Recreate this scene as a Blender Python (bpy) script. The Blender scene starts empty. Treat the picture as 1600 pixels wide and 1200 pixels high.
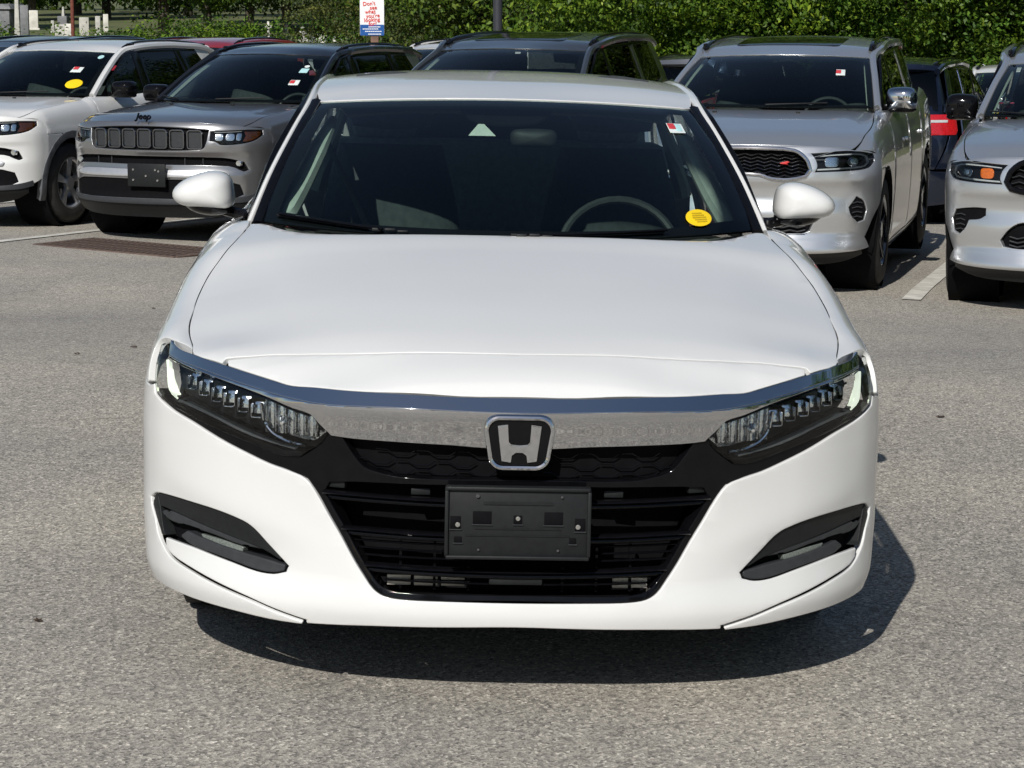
import bpy, bmesh, math, random
import numpy as np
from mathutils import Vector, Matrix, noise
from mathutils.geometry import tessellate_polygon
R = math.radians
sc = bpy.context.scene
col = sc.collection
random.seed(7); rng = np.random.default_rng(7)

# ---------------------------------------------------------------- camera, sky, sun, exposure
CAM_H = 1.63
cd = bpy.data.cameras.new('camera'); cam = bpy.data.objects.new('camera', cd); col.objects.link(cam)
cam.location = (0, 0, CAM_H); cam.rotation_euler = (R(90 - 9.3), 0, 0)
cd.sensor_width = 36; cd.lens = 3559 / 1600 * 36; cd.clip_start = 0.1; cd.clip_end = 1500
sc.camera = cam
SUN_EL, SUN_AZ = 37.5, 197.0        # azimuth clockwise from +Y; the sun stands behind the camera, a little left
w = bpy.data.worlds.new('World'); sc.world = w; w.use_nodes = True
wn = w.node_tree; bgn = wn.nodes['Background']
sky = wn.nodes.new('ShaderNodeTexSky'); sky.sky_type = 'NISHITA'; sky.sun_disc = False
sky.sun_elevation = R(SUN_EL); sky.sun_rotation = R(SUN_AZ); sky.air_density = 1.0; sky.dust_density = 0.6; sky.ozone_density = 1.2
wn.links.new(sky.outputs[0], bgn.inputs[0]); bgn.inputs[1].default_value = 0.062
sl = bpy.data.lights.new('sun', 'SUN'); sl.energy = 3.8; sl.angle = R(0.53); sl.color = (1.0, .968, .915)
so = bpy.data.objects.new('sun', sl); col.objects.link(so); so.location = (-20, -60, 50)
dx, dy, dz = math.sin(R(SUN_AZ)) * math.cos(R(SUN_EL)), math.cos(R(SUN_AZ)) * math.cos(R(SUN_EL)), math.sin(R(SUN_EL))
so.rotation_euler = Vector((dx, dy, dz)).to_track_quat('Z', 'Y').to_euler()
sc.view_settings.view_transform = 'Standard'; sc.view_settings.look = 'None'
sc.view_settings.exposure = 0.14; sc.view_settings.gamma = 1.0; sc.view_settings.use_curve_mapping = False
sc.cycles.transparent_max_bounces = 24; sc.cycles.max_bounces = 8; sc.cycles.glossy_bounces = 5; sc.cycles.caustics_reflective = False; sc.cycles.caustics_refractive = False

# ---------------------------------------------------------------- materials
MATS = {}
def nodes(name):
    m = bpy.data.materials.new(name); m.use_nodes = True
    nt = m.node_tree; b = nt.nodes['Principled BSDF']
    return m, nt, b
def mat(name, c, rough=.5, metal=0., coat=0., var=.06, scale=30., bump=0., emit=None, spec=.5, coatr=.03, bscale=None):
    if name in MATS: return MATS[name]
    m, nt, b = nodes(name)
    N = nt.nodes; L = nt.links
    tc = N.new('ShaderNodeTexCoord'); no = N.new('ShaderNodeTexNoise'); no.inputs['Scale'].default_value = scale
    no.inputs['Detail'].default_value = 4
    L.new(tc.outputs['Object'], no.inputs['Vector'])
    rp = N.new('ShaderNodeValToRGB')
    rp.color_ramp.elements[0].position = .3; rp.color_ramp.elements[1].position = .7
    rp.color_ramp.elements[0].color = tuple(x * (1 - var) for x in c) + (1,)
    rp.color_ramp.elements[1].color = tuple(min(1, x * (1 + var)) for x in c) + (1,)
    L.new(no.outputs['Fac'], rp.inputs[0]); L.new(rp.outputs[0], b.inputs['Base Color'])
    b.inputs['Roughness'].default_value = rough; b.inputs['Metallic'].default_value = metal
    b.inputs['Coat Weight'].default_value = coat; b.inputs['Coat Roughness'].default_value = coatr
    b.inputs['Specular IOR Level'].default_value = spec
    if bump:
        n2 = N.new('ShaderNodeTexNoise'); n2.inputs['Scale'].default_value = bscale or scale * 8
        L.new(tc.outputs['Object'], n2.inputs['Vector'])
        bp = N.new('ShaderNodeBump'); bp.inputs['Strength'].default_value = bump; bp.inputs['Distance'].default_value = .002
        L.new(n2.outputs['Fac'], bp.inputs['Height']); L.new(bp.outputs[0], b.inputs['Normal'])
    if emit:
        b.inputs['Emission Color'].default_value = tuple(emit[:3]) + (1,); b.inputs['Emission Strength'].default_value = emit[3]
    MATS[name] = m
    return m
def paint(name, c, metal=0., rough=.35, dust=.05):
    return mat(name, c, rough=rough, metal=metal, coat=1.0, coatr=.025, var=dust, scale=2.5, bump=0)
def metal_paint(name, c):
    if name in MATS: return MATS[name]
    m, nt, b = nodes(name); N = nt.nodes; L = nt.links
    tc = N.new('ShaderNodeTexCoord'); no = N.new('ShaderNodeTexNoise'); no.inputs['Scale'].default_value = 900
    L.new(tc.outputs['Object'], no.inputs['Vector'])
    mx = N.new('ShaderNodeMixRGB'); mx.inputs[1].default_value = tuple(x * .85 for x in c) + (1,); mx.inputs[2].default_value = tuple(min(1, x * 1.15) for x in c) + (1,)
    L.new(no.outputs['Fac'], mx.inputs[0]); L.new(mx.outputs[0], b.inputs['Base Color'])
    b.inputs['Metallic'].default_value = .8; b.inputs['Roughness'].default_value = .28
    b.inputs['Coat Weight'].default_value = 1; b.inputs['Coat Roughness'].default_value = .03
    MATS[name] = m; return m
def glass(name, tint, haze=0.0, ior=1.5):
    if name in MATS: return MATS[name]
    m = bpy.data.materials.new(name); m.use_nodes = True; nt = m.node_tree; N = nt.nodes; L = nt.links
    for n in list(N): N.remove(n)
    o = N.new('ShaderNodeOutputMaterial'); t = N.new('ShaderNodeBsdfTransparent'); g = N.new('ShaderNodeBsdfGlossy')
    g.inputs['Roughness'].default_value = .01 + haze
    tc = N.new('ShaderNodeTexCoord'); no = N.new('ShaderNodeTexNoise'); no.inputs['Scale'].default_value = 6
    L.new(tc.outputs['Object'], no.inputs['Vector'])
    mxc = N.new('ShaderNodeMixRGB'); mxc.inputs[1].default_value = tuple(x * .96 for x in tint) + (1,); mxc.inputs[2].default_value = tuple(tint) + (1,)
    L.new(no.outputs['Fac'], mxc.inputs[0]); L.new(mxc.outputs[0], t.inputs['Color'])
    fr = N.new('ShaderNodeFresnel'); fr.inputs['IOR'].default_value = ior
    mx = N.new('ShaderNodeMixShader'); L.new(fr.outputs[0], mx.inputs[0]); L.new(t.outputs[0], mx.inputs[1]); L.new(g.outputs[0], mx.inputs[2])
    L.new(mx.outputs[0], o.inputs['Surface'])
    MATS[name] = m; return m

WHITE = paint('white_paint', (.72, .72, .705), dust=.015)
SILVER = metal_paint('silver_paint', (.70, .71, .72))
GREY = metal_paint('granite_grey_paint', (.33, .33, .335))
GRAPH = metal_paint('graphite_paint', (.15, .155, .155))
NAVY = metal_paint('navy_paint', (.02, .03, .06))
BLACKP = paint('black_paint', (.008, .009, .012), dust=.1)
REDP = paint('red_paint', (.28, .015, .02), dust=.05)
GLOSSB = mat('gloss_black_plastic', (.004, .004, .005), rough=.06, var=.2, spec=.25)
MATTB = mat('matt_black_plastic', (.013, .014, .015), spec=.25, rough=.5, var=.15, scale=60, bump=.15, bscale=700)
GREYPL = mat('grey_plastic', (.036, .038, .041), spec=.3, rough=.45, var=.12, scale=50, bump=.2, bscale=800)
BAR = mat('bright_satin_bar', (.62, .62, .63), rough=.35, metal=.7, var=.04)
SATING = mat('satin_grey_trim', (.13, .13, .135), rough=.4, metal=.7, var=.06)
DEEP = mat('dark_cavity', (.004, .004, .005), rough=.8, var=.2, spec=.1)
CHROME = mat('chrome', (.66, .67, .69), rough=.035, metal=1., var=.01, scale=4)
BRIGHT = mat('bright_reflector', (.88, .9, .92), rough=.12, metal=1., var=.1, scale=220, bump=.6, bscale=160)
ALLOY = mat('alloy_wheel', (.56, .57, .59), rough=.3, metal=.8, var=.05)
RUBBER = mat('tyre_rubber', (.028, .027, .026), rough=.8, var=.3, scale=14, bump=.3, bscale=90)
ORANGE = mat('orange_lens', (.75, .16, .01), rough=.15, coat=1, var=.2, scale=90, bump=.5, bscale=160)
REDL = mat('red_lens', (.45, .008, .012), rough=.12, coat=1, var=.25, scale=70, bump=.3, bscale=120)
DRLM = mat('daytime_light', (.72, .76, .66), rough=.15, coat=1, var=.08, scale=40, emit=(.92, 1., .82, .9))
DRLOFF = mat('light_guide_off', (.5, .52, .52), rough=.2, coat=1, var=.1, scale=50)
REARSEAT = mat('brightened_rear_seat_fabric', (.20, .22, .22), rough=.85, var=.2, scale=40, bump=.3)  # light behind the front seats is put into this fabric's colour
SEAT = mat('black_seat_fabric', (.034, .040, .042), rough=.85, var=.25, scale=40, bump=.3)
TRIMG = mat('light_pillar_trim', (.58, .60, .56), rough=.7, var=.08, scale=30, bump=.2)
DASH = mat('dashboard_plastic', (.018, .020, .021), rough=.6, var=.2, scale=40, bump=.3)
YELLOW = mat('yellow_sticker', (.90, .62, .01), rough=.5, var=.05, scale=60)
PAPER = mat('white_sticker', (.72, .78, .76), rough=.5, var=.08, scale=60)
REDST = mat('red_sticker_print', (.6, .05, .06), rough=.5, var=.1)
PALEBL = mat('pale_blue_sticker', (.45, .72, .74), rough=.5, var=.08)
WSG = glass('windshield_glass', (.74, .88, .82))
CLEARG = glass('clear_tinted_glass', (.66, .80, .74))
SIDEG = glass('side_window_glass', (.42, .52, .48))
PRIV = glass('privacy_glass', (.07, .08, .08))
CLEAR = glass('clear_lens_plastic', (.93, .95, .95))
RADM = mat('radiator_fins', (.55, .51, .44), rough=.45, metal=.35, var=.15, scale=120)
CHROMED = mat('dark_chrome', (.25, .26, .28), rough=.12, metal=1., var=.04)

# ---------------------------------------------------------------- numeric helpers
def pchip(xs, ys, flat=False):
    xs = np.array(xs, float); ys = np.array(ys, float); h = np.diff(xs); d = np.diff(ys) / h
    m = np.zeros_like(xs); m[0] = 0 if flat else d[0]; m[-1] = d[-1]
    for i in range(1, len(xs) - 1):
        if d[i-1] * d[i] > 0:
            w1 = 2 * h[i] + h[i-1]; w2 = h[i] + 2 * h[i-1]
            m[i] = (w1 + w2) / (w1 / d[i-1] + w2 / d[i])
    def f(x):
        x = np.clip(x, xs[0], xs[-1]); i = np.clip(np.searchsorted(xs, x) - 1, 0, len(xs) - 2)
        t = (x - xs[i]) / h[i]
        return (2*t**3 - 3*t*t + 1) * ys[i] + (t**3 - 2*t*t + t) * h[i] * m[i] + (-2*t**3 + 3*t*t) * ys[i+1] + (t**3 - t*t) * h[i] * m[i+1]
    return f
def st(*a): return np.stack(np.broadcast_arrays(*[np.asarray(x, float) for x in a]), -1)
def softp(t, k=.012): return k * np.logaddexp(0, t / k)
def area2(p): return .5 * sum(p[i][0] * p[(i+1) % len(p)][1] - p[(i+1) % len(p)][0] * p[i][1] for i in range(len(p)))
def smooth_poly(pts, n=3, sharp=38):
    P = [np.array(p, float) for p in pts]; N = len(P); out = []
    def corner(i):
        a = P[i] - P[i-1]; b = P[(i+1) % N] - P[i]
        la, lb = np.linalg.norm(a), np.linalg.norm(b)
        if la < 1e-7 or lb < 1e-7: return True
        return math.degrees(math.acos(max(-1, min(1, a @ b / la / lb)))) > sharp
    cr = [corner(i) for i in range(N)]
    for i in range(N):
        p0, p1, p2, p3 = P[i-1], P[i], P[(i+1) % N], P[(i+2) % N]
        out.append(p1)
        L = np.linalg.norm(p2 - p1)
        if L < .012: continue
        m1 = (p2 - p1) if cr[i] else (p2 - p0) * L / (L + np.linalg.norm(p1 - p0))
        m2 = (p2 - p1) if cr[(i+1) % N] else (p3 - p1) * L / (L + np.linalg.norm(p3 - p2))
        for k in range(1, n):
            t = k / n
            out.append((2*t**3 - 3*t*t + 1) * p1 + (t**3 - 2*t*t + t) * m1 + (-2*t**3 + 3*t*t) * p2 + (t**3 - t*t) * m2)
    return [tuple(p) for p in out]
def dedupe(pts, e=1e-4):
    o = []
    for p in pts:
        if not o or abs(p[0]-o[-1][0]) + abs(p[1]-o[-1][1]) > e: o.append(tuple(p))
    if abs(o[0][0]-o[-1][0]) + abs(o[0][1]-o[-1][1]) < e: o.pop()
    return o
def panel(outline, surf, out, ga=.05, gb=.05, thick=.012, r=.0018, gap=.0015, smooth=True, seg=3, off=0., holes=()):
    """a panel: 2D outline on a parametric surface, rounded edge, given thickness, true surface normals"""
    if off:
        s0 = surf
        def surf(a, b, s0=s0):
            e = 1e-4
            p = s0(a, b); n = np.cross(s0(a + e, b) - s0(a - e, b), s0(a, b + e) - s0(a, b - e))
            n /= np.maximum(np.linalg.norm(n, axis=-1, keepdims=True), 1e-12)
            n *= np.sign((n * np.array(out)).sum(-1, keepdims=True) + 1e-12)
            return p + n * off
    loops2 = []
    for q, ol in enumerate([outline] + list(holes)):
        pts = dedupe(ol)
        if smooth: pts = dedupe(smooth_poly(pts, seg))
        if (area2(pts) < 0) == (q == 0): pts = pts[::-1]
        if gap + r > 1e-5:                          # draw the outline in by the gap and the edge radius, measured on the surface
            a_ = np.array(pts); e = 1e-4
            a_ = a_[[i for i in range(len(a_)) if np.linalg.norm(a_[i] - a_[i-1]) > 2e-4]]
            Sa = (surf(a_[:, 0] + e, a_[:, 1]) - surf(a_[:, 0] - e, a_[:, 1])) / (2 * e); Sb = (surf(a_[:, 0], a_[:, 1] + e) - surf(a_[:, 0], a_[:, 1] - e)) / (2 * e)
            N_ = np.cross(Sa, Sb); N_ /= np.maximum(np.linalg.norm(N_, axis=1, keepdims=True), 1e-12)
            p3 = surf(a_[:, 0], a_[:, 1]); d1 = np.roll(p3, -1, 0) - p3; d0 = p3 - np.roll(p3, 1, 0)
            d1 /= np.maximum(np.linalg.norm(d1, axis=1, keepdims=True), 1e-9); d0 /= np.maximum(np.linalg.norm(d0, axis=1, keepdims=True), 1e-9)
            n1 = np.cross(d1, N_); n0 = np.cross(d0, N_); T_ = n1 + n0; T_ /= np.maximum(np.linalg.norm(T_, axis=1, keepdims=True), 1e-9)
            D_ = -T_ * (gap + r) / np.clip((T_ * n1).sum(1), .45, 1)[:, None]
            g11 = (Sa * Sa).sum(1); g12 = (Sa * Sb).sum(1); g22 = (Sb * Sb).sum(1); b1 = (D_ * Sa).sum(1); b2 = (D_ * Sb).sum(1)
            det = np.maximum(g11 * g22 - g12 ** 2, 1e-6)
            da = np.clip((b1 * g22 - b2 * g12) / det, -.05, .05); db = np.clip((b2 * g11 - b1 * g12) / det, -.05, .05)
            pts = [tuple(p) for p in a_ + np.stack([da, db], 1)]
        loops2.append(pts)
    pts = [p for l in loops2 for p in l]
    bm = bmesh.new()
    vs = [bm.verts.new((p[0], p[1], 0)) for p in pts]
    for t in tessellate_polygon([[Vector((p[0], p[1], 0)) for p in l] for l in loops2]):
        if len(set(t)) == 3:
            try: bm.faces.new([vs[i] for i in t])
            except ValueError: pass
    lo = [min(p[k] for p in pts) for k in (0, 1)]; hi = [max(p[k] for p in pts) for k in (0, 1)]
    for k, g in ((0, ga), (1, gb)):
        n = int(math.floor((hi[k] - lo[k]) / g))
        base = math.ceil(lo[k] / g) * g + .0137 * g
        for i in range(n + 1):
            c = base + i * g
            if c <= lo[k] + 1e-4 or c >= hi[k] - 1e-4: continue
            co = (c, 0, 0) if k == 0 else (0, c, 0); no = (1, 0, 0) if k == 0 else (0, 1, 0)
            bmesh.ops.bisect_plane(bm, geom=bm.verts[:] + bm.edges[:] + bm.faces[:], dist=1e-6, plane_co=co, plane_no=no)
    bm.normal_update()
    bad = [f for f in bm.faces if f.normal.z < 0]
    if bad: bmesh.ops.reverse_faces(bm, faces=bad)
    bm.verts.index_update()
    A = np.array([v.co.x for v in bm.verts]); B = np.array([v.co.y for v in bm.verts])
    faces = [[v.index for v in f.verts] for f in bm.faces]
    nxt = {}
    for f in bm.faces:
        for lp in f.loops:
            if len(lp.edge.link_faces) == 1: nxt[lp.vert.index] = lp.link_loop_next.vert.index
    bm.free()
    e = 1e-4
    P = surf(A, B)
    N = np.cross(surf(A + e, B) - surf(A - e, B), surf(A, B + e) - surf(A, B - e))
    N /= np.maximum(np.linalg.norm(N, axis=1, keepdims=True), 1e-12)
    loops = []; seen = set()
    for s in list(nxt):
        if s in seen: continue
        lp = [s]; seen.add(s); c = nxt[s]
        while c in nxt and c not in seen: lp.append(c); seen.add(c); c = nxt[c]
        if len(lp) > 2: loops.append(lp)
    o = np.array(out, float)
    flip = (N @ o).sum() < 0 if not callable(out) else False
    sg = -1. if flip else 1.
    verts = [P.copy()]; norms = [N * sg]; base = len(P)
    fcs = [f[::-1] for f in faces] if flip else faces
    for lp in loops:
        idx = np.array(lp); p = P[idx]; t = np.roll(p, -1, 0) - np.roll(p, 1, 0)
        T = np.cross(t, N[idx]); T /= np.maximum(np.linalg.norm(T, axis=1, keepdims=True), 1e-12)
        n = N[idx] * sg
        p0 = p
        verts[0][idx] = p0; norms[0][idx] = n * .9 + T * .1
        rings = [(p0 + T * r * .7 - n * r * .3, n + T), (p0 + T * r - n * r, T), (p0 + T * r - n * thick, T)]
        prev = list(idx); m = len(lp)
        for q, nn in rings:
            verts.append(q); norms.append(nn); cur = list(range(base, base + m)); base += m
            for i in range(m):
                j = (i + 1) % m
                f = [prev[i], cur[i], cur[j], prev[j]]
                fcs.append(f[::-1] if flip else f)
            prev = cur
    V = np.concatenate(verts); NN = np.concatenate(norms); NN /= np.maximum(np.linalg.norm(NN, axis=1, keepdims=True), 1e-12)
    return V, fcs, NN
def mirror(g):
    V, F, N = g
    return V * [-1, 1, 1], [f[::-1] for f in F], N * [-1, 1, 1]
def raw(V, F, smooth=True): return np.array(V, float), F, None
def make(name, geos, m, parent=None, smooth=True):
    if not isinstance(geos, list): geos = [geos]
    V = []; F = []; N = []; b = 0; cust = all(g[2] is not None for g in geos)
    for g in geos:
        V.append(g[0]); F += [[i + b for i in f] for f in g[1]]; b += len(g[0])
        if cust: N.append(g[2])
    V = np.concatenate(V)
    me = bpy.data.meshes.new(name); me.from_pydata(V.tolist(), [], F); me.materials.append(m)
    if smooth: me.polygons.foreach_set('use_smooth', [True] * len(F))
    me.update()
    if cust and smooth: me.normals_split_custom_set_from_vertices(np.concatenate(N).tolist())
    elif smooth: me.set_sharp_from_angle(angle=R(35))
    o = bpy.data.objects.new(name, me); col.objects.link(o)
    if parent: o.parent = parent
    return o
def bmgeo(bm):
    bm.verts.index_update()
    g = (np.array([v.co[:] for v in bm.verts]), [[v.index for v in f.verts] for f in bm.faces], None)
    bm.free(); return g
def box(c, s, bev=0., rot=None, seg=2, taper=None):
    bm = bmesh.new(); bmesh.ops.create_cube(bm, size=1)
    for v in bm.verts:
        if taper and v.co.z > 0: v.co.x *= taper[0]; v.co.y *= taper[1]
        v.co.x *= s[0]; v.co.y *= s[1]; v.co.z *= s[2]
    if bev: bmesh.ops.bevel(bm, geom=bm.edges[:], offset=bev, segments=seg, affect='EDGES', profile=.5)
    if rot is not None: bmesh.ops.rotate(bm, verts=bm.verts, matrix=Matrix.Rotation(rot[0], 3, rot[1]))
    bmesh.ops.translate(bm, verts=bm.verts, vec=c)
    return bmgeo(bm)
def cyl(c, r, h, axis='Z', n=24, r2=None, bev=0.):
    bm = bmesh.new(); bmesh.ops.create_cone(bm, cap_ends=True, segments=n, radius1=r, radius2=r if r2 is None else r2, depth=h)
    if bev: bmesh.ops.bevel(bm, geom=[e for e in bm.edges if e.calc_face_angle(0) > .8], offset=bev, segments=2, affect='EDGES')
    if axis == 'Y': bmesh.ops.rotate(bm, verts=bm.verts, matrix=Matrix.Rotation(R(90), 3, 'X'))
    if axis == 'X': bmesh.ops.rotate(bm, verts=bm.verts, matrix=Matrix.Rotation(R(90), 3, 'Y'))
    bmesh.ops.translate(bm, verts=bm.verts, vec=c)
    return bmgeo(bm)
def tube(path, rad, n=8, closed=False, flat=None, up=(0, 0, 1)):
    P = np.array(path, float); m = len(P); rad = np.broadcast_to(np.array(rad, float), (m,)) if np.ndim(rad) < 2 else rad
    T = (np.roll(P, -1, 0) - np.roll(P, 1, 0)) if closed else np.gradient(P, axis=0)
    T /= np.linalg.norm(T, axis=1, keepdims=True)
    up = np.array(up, float); S = np.cross(T, up); S /= np.maximum(np.linalg.norm(S, axis=1, keepdims=True), 1e-9); U = np.cross(S, T)
    V = []; F = []
    fl = flat or (1, 1)
    for i in range(m):
        for k in range(n):
            a = 2 * math.pi * k / n
            V.append(P[i] + (S[i] * math.cos(a) * fl[0] + U[i] * math.sin(a) * fl[1]) * rad[i])
    for i in range(m if closed else m - 1):
        j = (i + 1) % m
        for k in range(n):
            l = (k + 1) % n
            F.append([i*n + k, i*n + l, j*n + l, j*n + k])
    if not closed:
        F.append([k for k in range(n)][::-1]); F.append([(m-1)*n + k for k in range(n)])
    F = [f[::-1] for f in F]
    return np.array(V), F, None
def crv(pts, n=8):
    P = [np.array(p, float) for p in pts]; o = []
    for i in range(len(P) - 1):
        p0 = P[max(i-1, 0)]; p1 = P[i]; p2 = P[i+1]; p3 = P[min(i+2, len(P)-1)]
        for k in range(n):
            t = k / n
            o.append(.5 * (2*p1 + (p2-p0)*t + (2*p0-5*p1+4*p2-p3)*t*t + (3*p1-p0-3*p2+p3)*t**3))
    o.append(P[-1]); return o
def lathe(prof, c=(0, 0, 0), axis='X', n=40, close=True):
    V = []; F = []; m = len(prof)
    for i in range(n):
        a = 2 * math.pi * i / n
        for (h, r) in prof:
            if axis == 'X': V.append((c[0] + h, c[1] + r * math.cos(a), c[2] + r * math.sin(a)))
            elif axis == 'Y': V.append((c[0] + r * math.cos(a), c[1] + h, c[2] + r * math.sin(a)))
            else: V.append((c[0] + r * math.cos(a), c[1] + r * math.sin(a), c[2] + h))
    for i in range(n):
        j = (i + 1) % n
        for k in range(m if close else m - 1):
            l = (k + 1) % m
            F.append([i*m + k, i*m + l, j*m + l, j*m + k])
    return np.array(V), F, None
def prism(outline, origin, ex, ey, depth, bev=0.):
    """flat outline extruded; ex, ey span its plane, it grows along ex x ey"""
    bm = bmesh.new(); ex = Vector(ex); ey = Vector(ey); ez = ex.cross(ey).normalized(); o = Vector(origin)
    vs = [bm.verts.new(o + ex * p[0] + ey * p[1]) for p in outline]
    f = bm.faces.new(vs); r = bmesh.ops.extrude_face_region(bm, geom=[f])
    nv = [g for g in r['geom'] if isinstance(g, bmesh.types.BMVert)]
    bmesh.ops.translate(bm, verts=nv, vec=ez * depth)
    bmesh.ops.recalc_face_normals(bm, faces=bm.faces)
    if bev: bmesh.ops.bevel(bm, geom=[e for e in bm.edges if all(v in nv for v in e.verts)], offset=bev, segments=2, affect='EDGES')
    return bmgeo(bm)
def dome(outline, origin, ex, ey, depth, rings=8, seg=3, power=2.2, back=.2):
    """an outline inflated into a rounded cap; grows along ex x ey"""
    pts = smooth_poly(outline, seg, 60); P = np.array(pts); c = P.mean(0)
    ex = np.array(ex, float); ey = np.array(ey, float); ez = np.cross(ex, ey); o = np.array(origin, float)
    V = []; F = []; m = len(P)
    ts = [math.sin(k / rings * math.pi / 2) for k in range(1, rings + 1)]
    V.append(o + ex * c[0] + ey * c[1] + ez * depth)
    for t in ts:
        h = depth * (1 - t ** power) ** (1 / power)
        for p in P:
            q = c + (p - c) * t; V.append(o + ex * q[0] + ey * q[1] + ez * h)
    for p in P:
        q = c + (p - c) * .97; V.append(o + ex * q[0] + ey * q[1] - ez * depth * back)
    for k in range(m): F.append([0, 1 + k, 1 + (k + 1) % m])
    for i in range(rings):
        for k in range(m):
            a = 1 + i*m + k; b = 1 + i*m + (k + 1) % m
            F.append([a, a + m, b + m, b])
    F.append([1 + rings * m + k for k in range(m)][::-1])
    return np.array(V), F, None
def join(*gs):
    V = []; F = []; b = 0
    for g in gs: V.append(g[0]); F += [[i + b for i in f] for f in g[1]]; b += len(g[0])
    return np.concatenate(V), F, None
def empty(name, loc, rz=0., label=None, cat=None, group=None, roll=0.):
    o = bpy.data.objects.new(name, None); col.objects.link(o); o.location = loc; o.empty_display_size = .3
    o.rotation_euler = (0, roll, rz)
    if label: o['label'] = label
    if cat: o['category'] = cat
    if group: o['group'] = group
    return o
def tag(o, label=None, cat=None, group=None, kind=None):
    if label: o['label'] = label
    if cat: o['category'] = cat
    if group: o['group'] = group
    if kind: o['kind'] = kind
    return o
def copy_tree(o, parent=None, swap=None):
    c = o.copy(); col.objects.link(c); c.parent = parent
    if o.data and swap:
        for sl_ in c.material_slots:
            m_ = sl_.material
            if m_ in swap: sl_.link = 'OBJECT'; sl_.material = swap[m_]
    for ch in list(o.children): copy_tree(ch, c, swap)
    return c
def text_geo(s, size, origin, ex, ey, depth=.002, align='CENTER', shear=0., spacing=1.):
    cu = bpy.data.curves.new('t', 'FONT'); cu.body = s; cu.size = size; cu.align_x = align; cu.extrude = depth; cu.shear = shear
    cu.space_character = spacing; cu.offset = size * .012; cu.resolution_u = 3
    ob = bpy.data.objects.new('t', cu); col.objects.link(ob)
    dg = bpy.context.evaluated_depsgraph_get(); me = bpy.data.meshes.new_from_object(ob.evaluated_get(dg))
    V = np.array([v.co[:] for v in me.vertices]); F = [list(p.vertices) for p in me.polygons]
    bpy.data.objects.remove(ob); bpy.data.curves.remove(cu); bpy.data.meshes.remove(me)
    ex = np.array(ex, float); ey = np.array(ey, float); ez = np.cross(ex, ey)
    P = np.array(origin, float) + V[:, :1] * ex + V[:, 1:2] * ey + V[:, 2:3] * ez
    return P, F, None

# ---------------------------------------------------------------- the lie of the land
def smooth01(t): t = np.clip(t, 0, 1); return t * t * (3 - 2 * t)
def gz(x, y):
    x = np.asarray(x, float); y = np.asarray(y, float)
    cross = -math.tan(R(1.1)) * np.clip(x, -6, 5) * (1 - smooth01((y - 22) / 12))
    back = -.25 * smooth01((y - 9.5) / 5.5) - .022 * np.clip(y - 16, 0, 16)
    rise = .35 * smooth01((y - 90) / 60) + 1.35 * smooth01((y - 150) / 120) + .01 * np.clip(y - 270, 0, 400)
    return cross + back + rise
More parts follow.
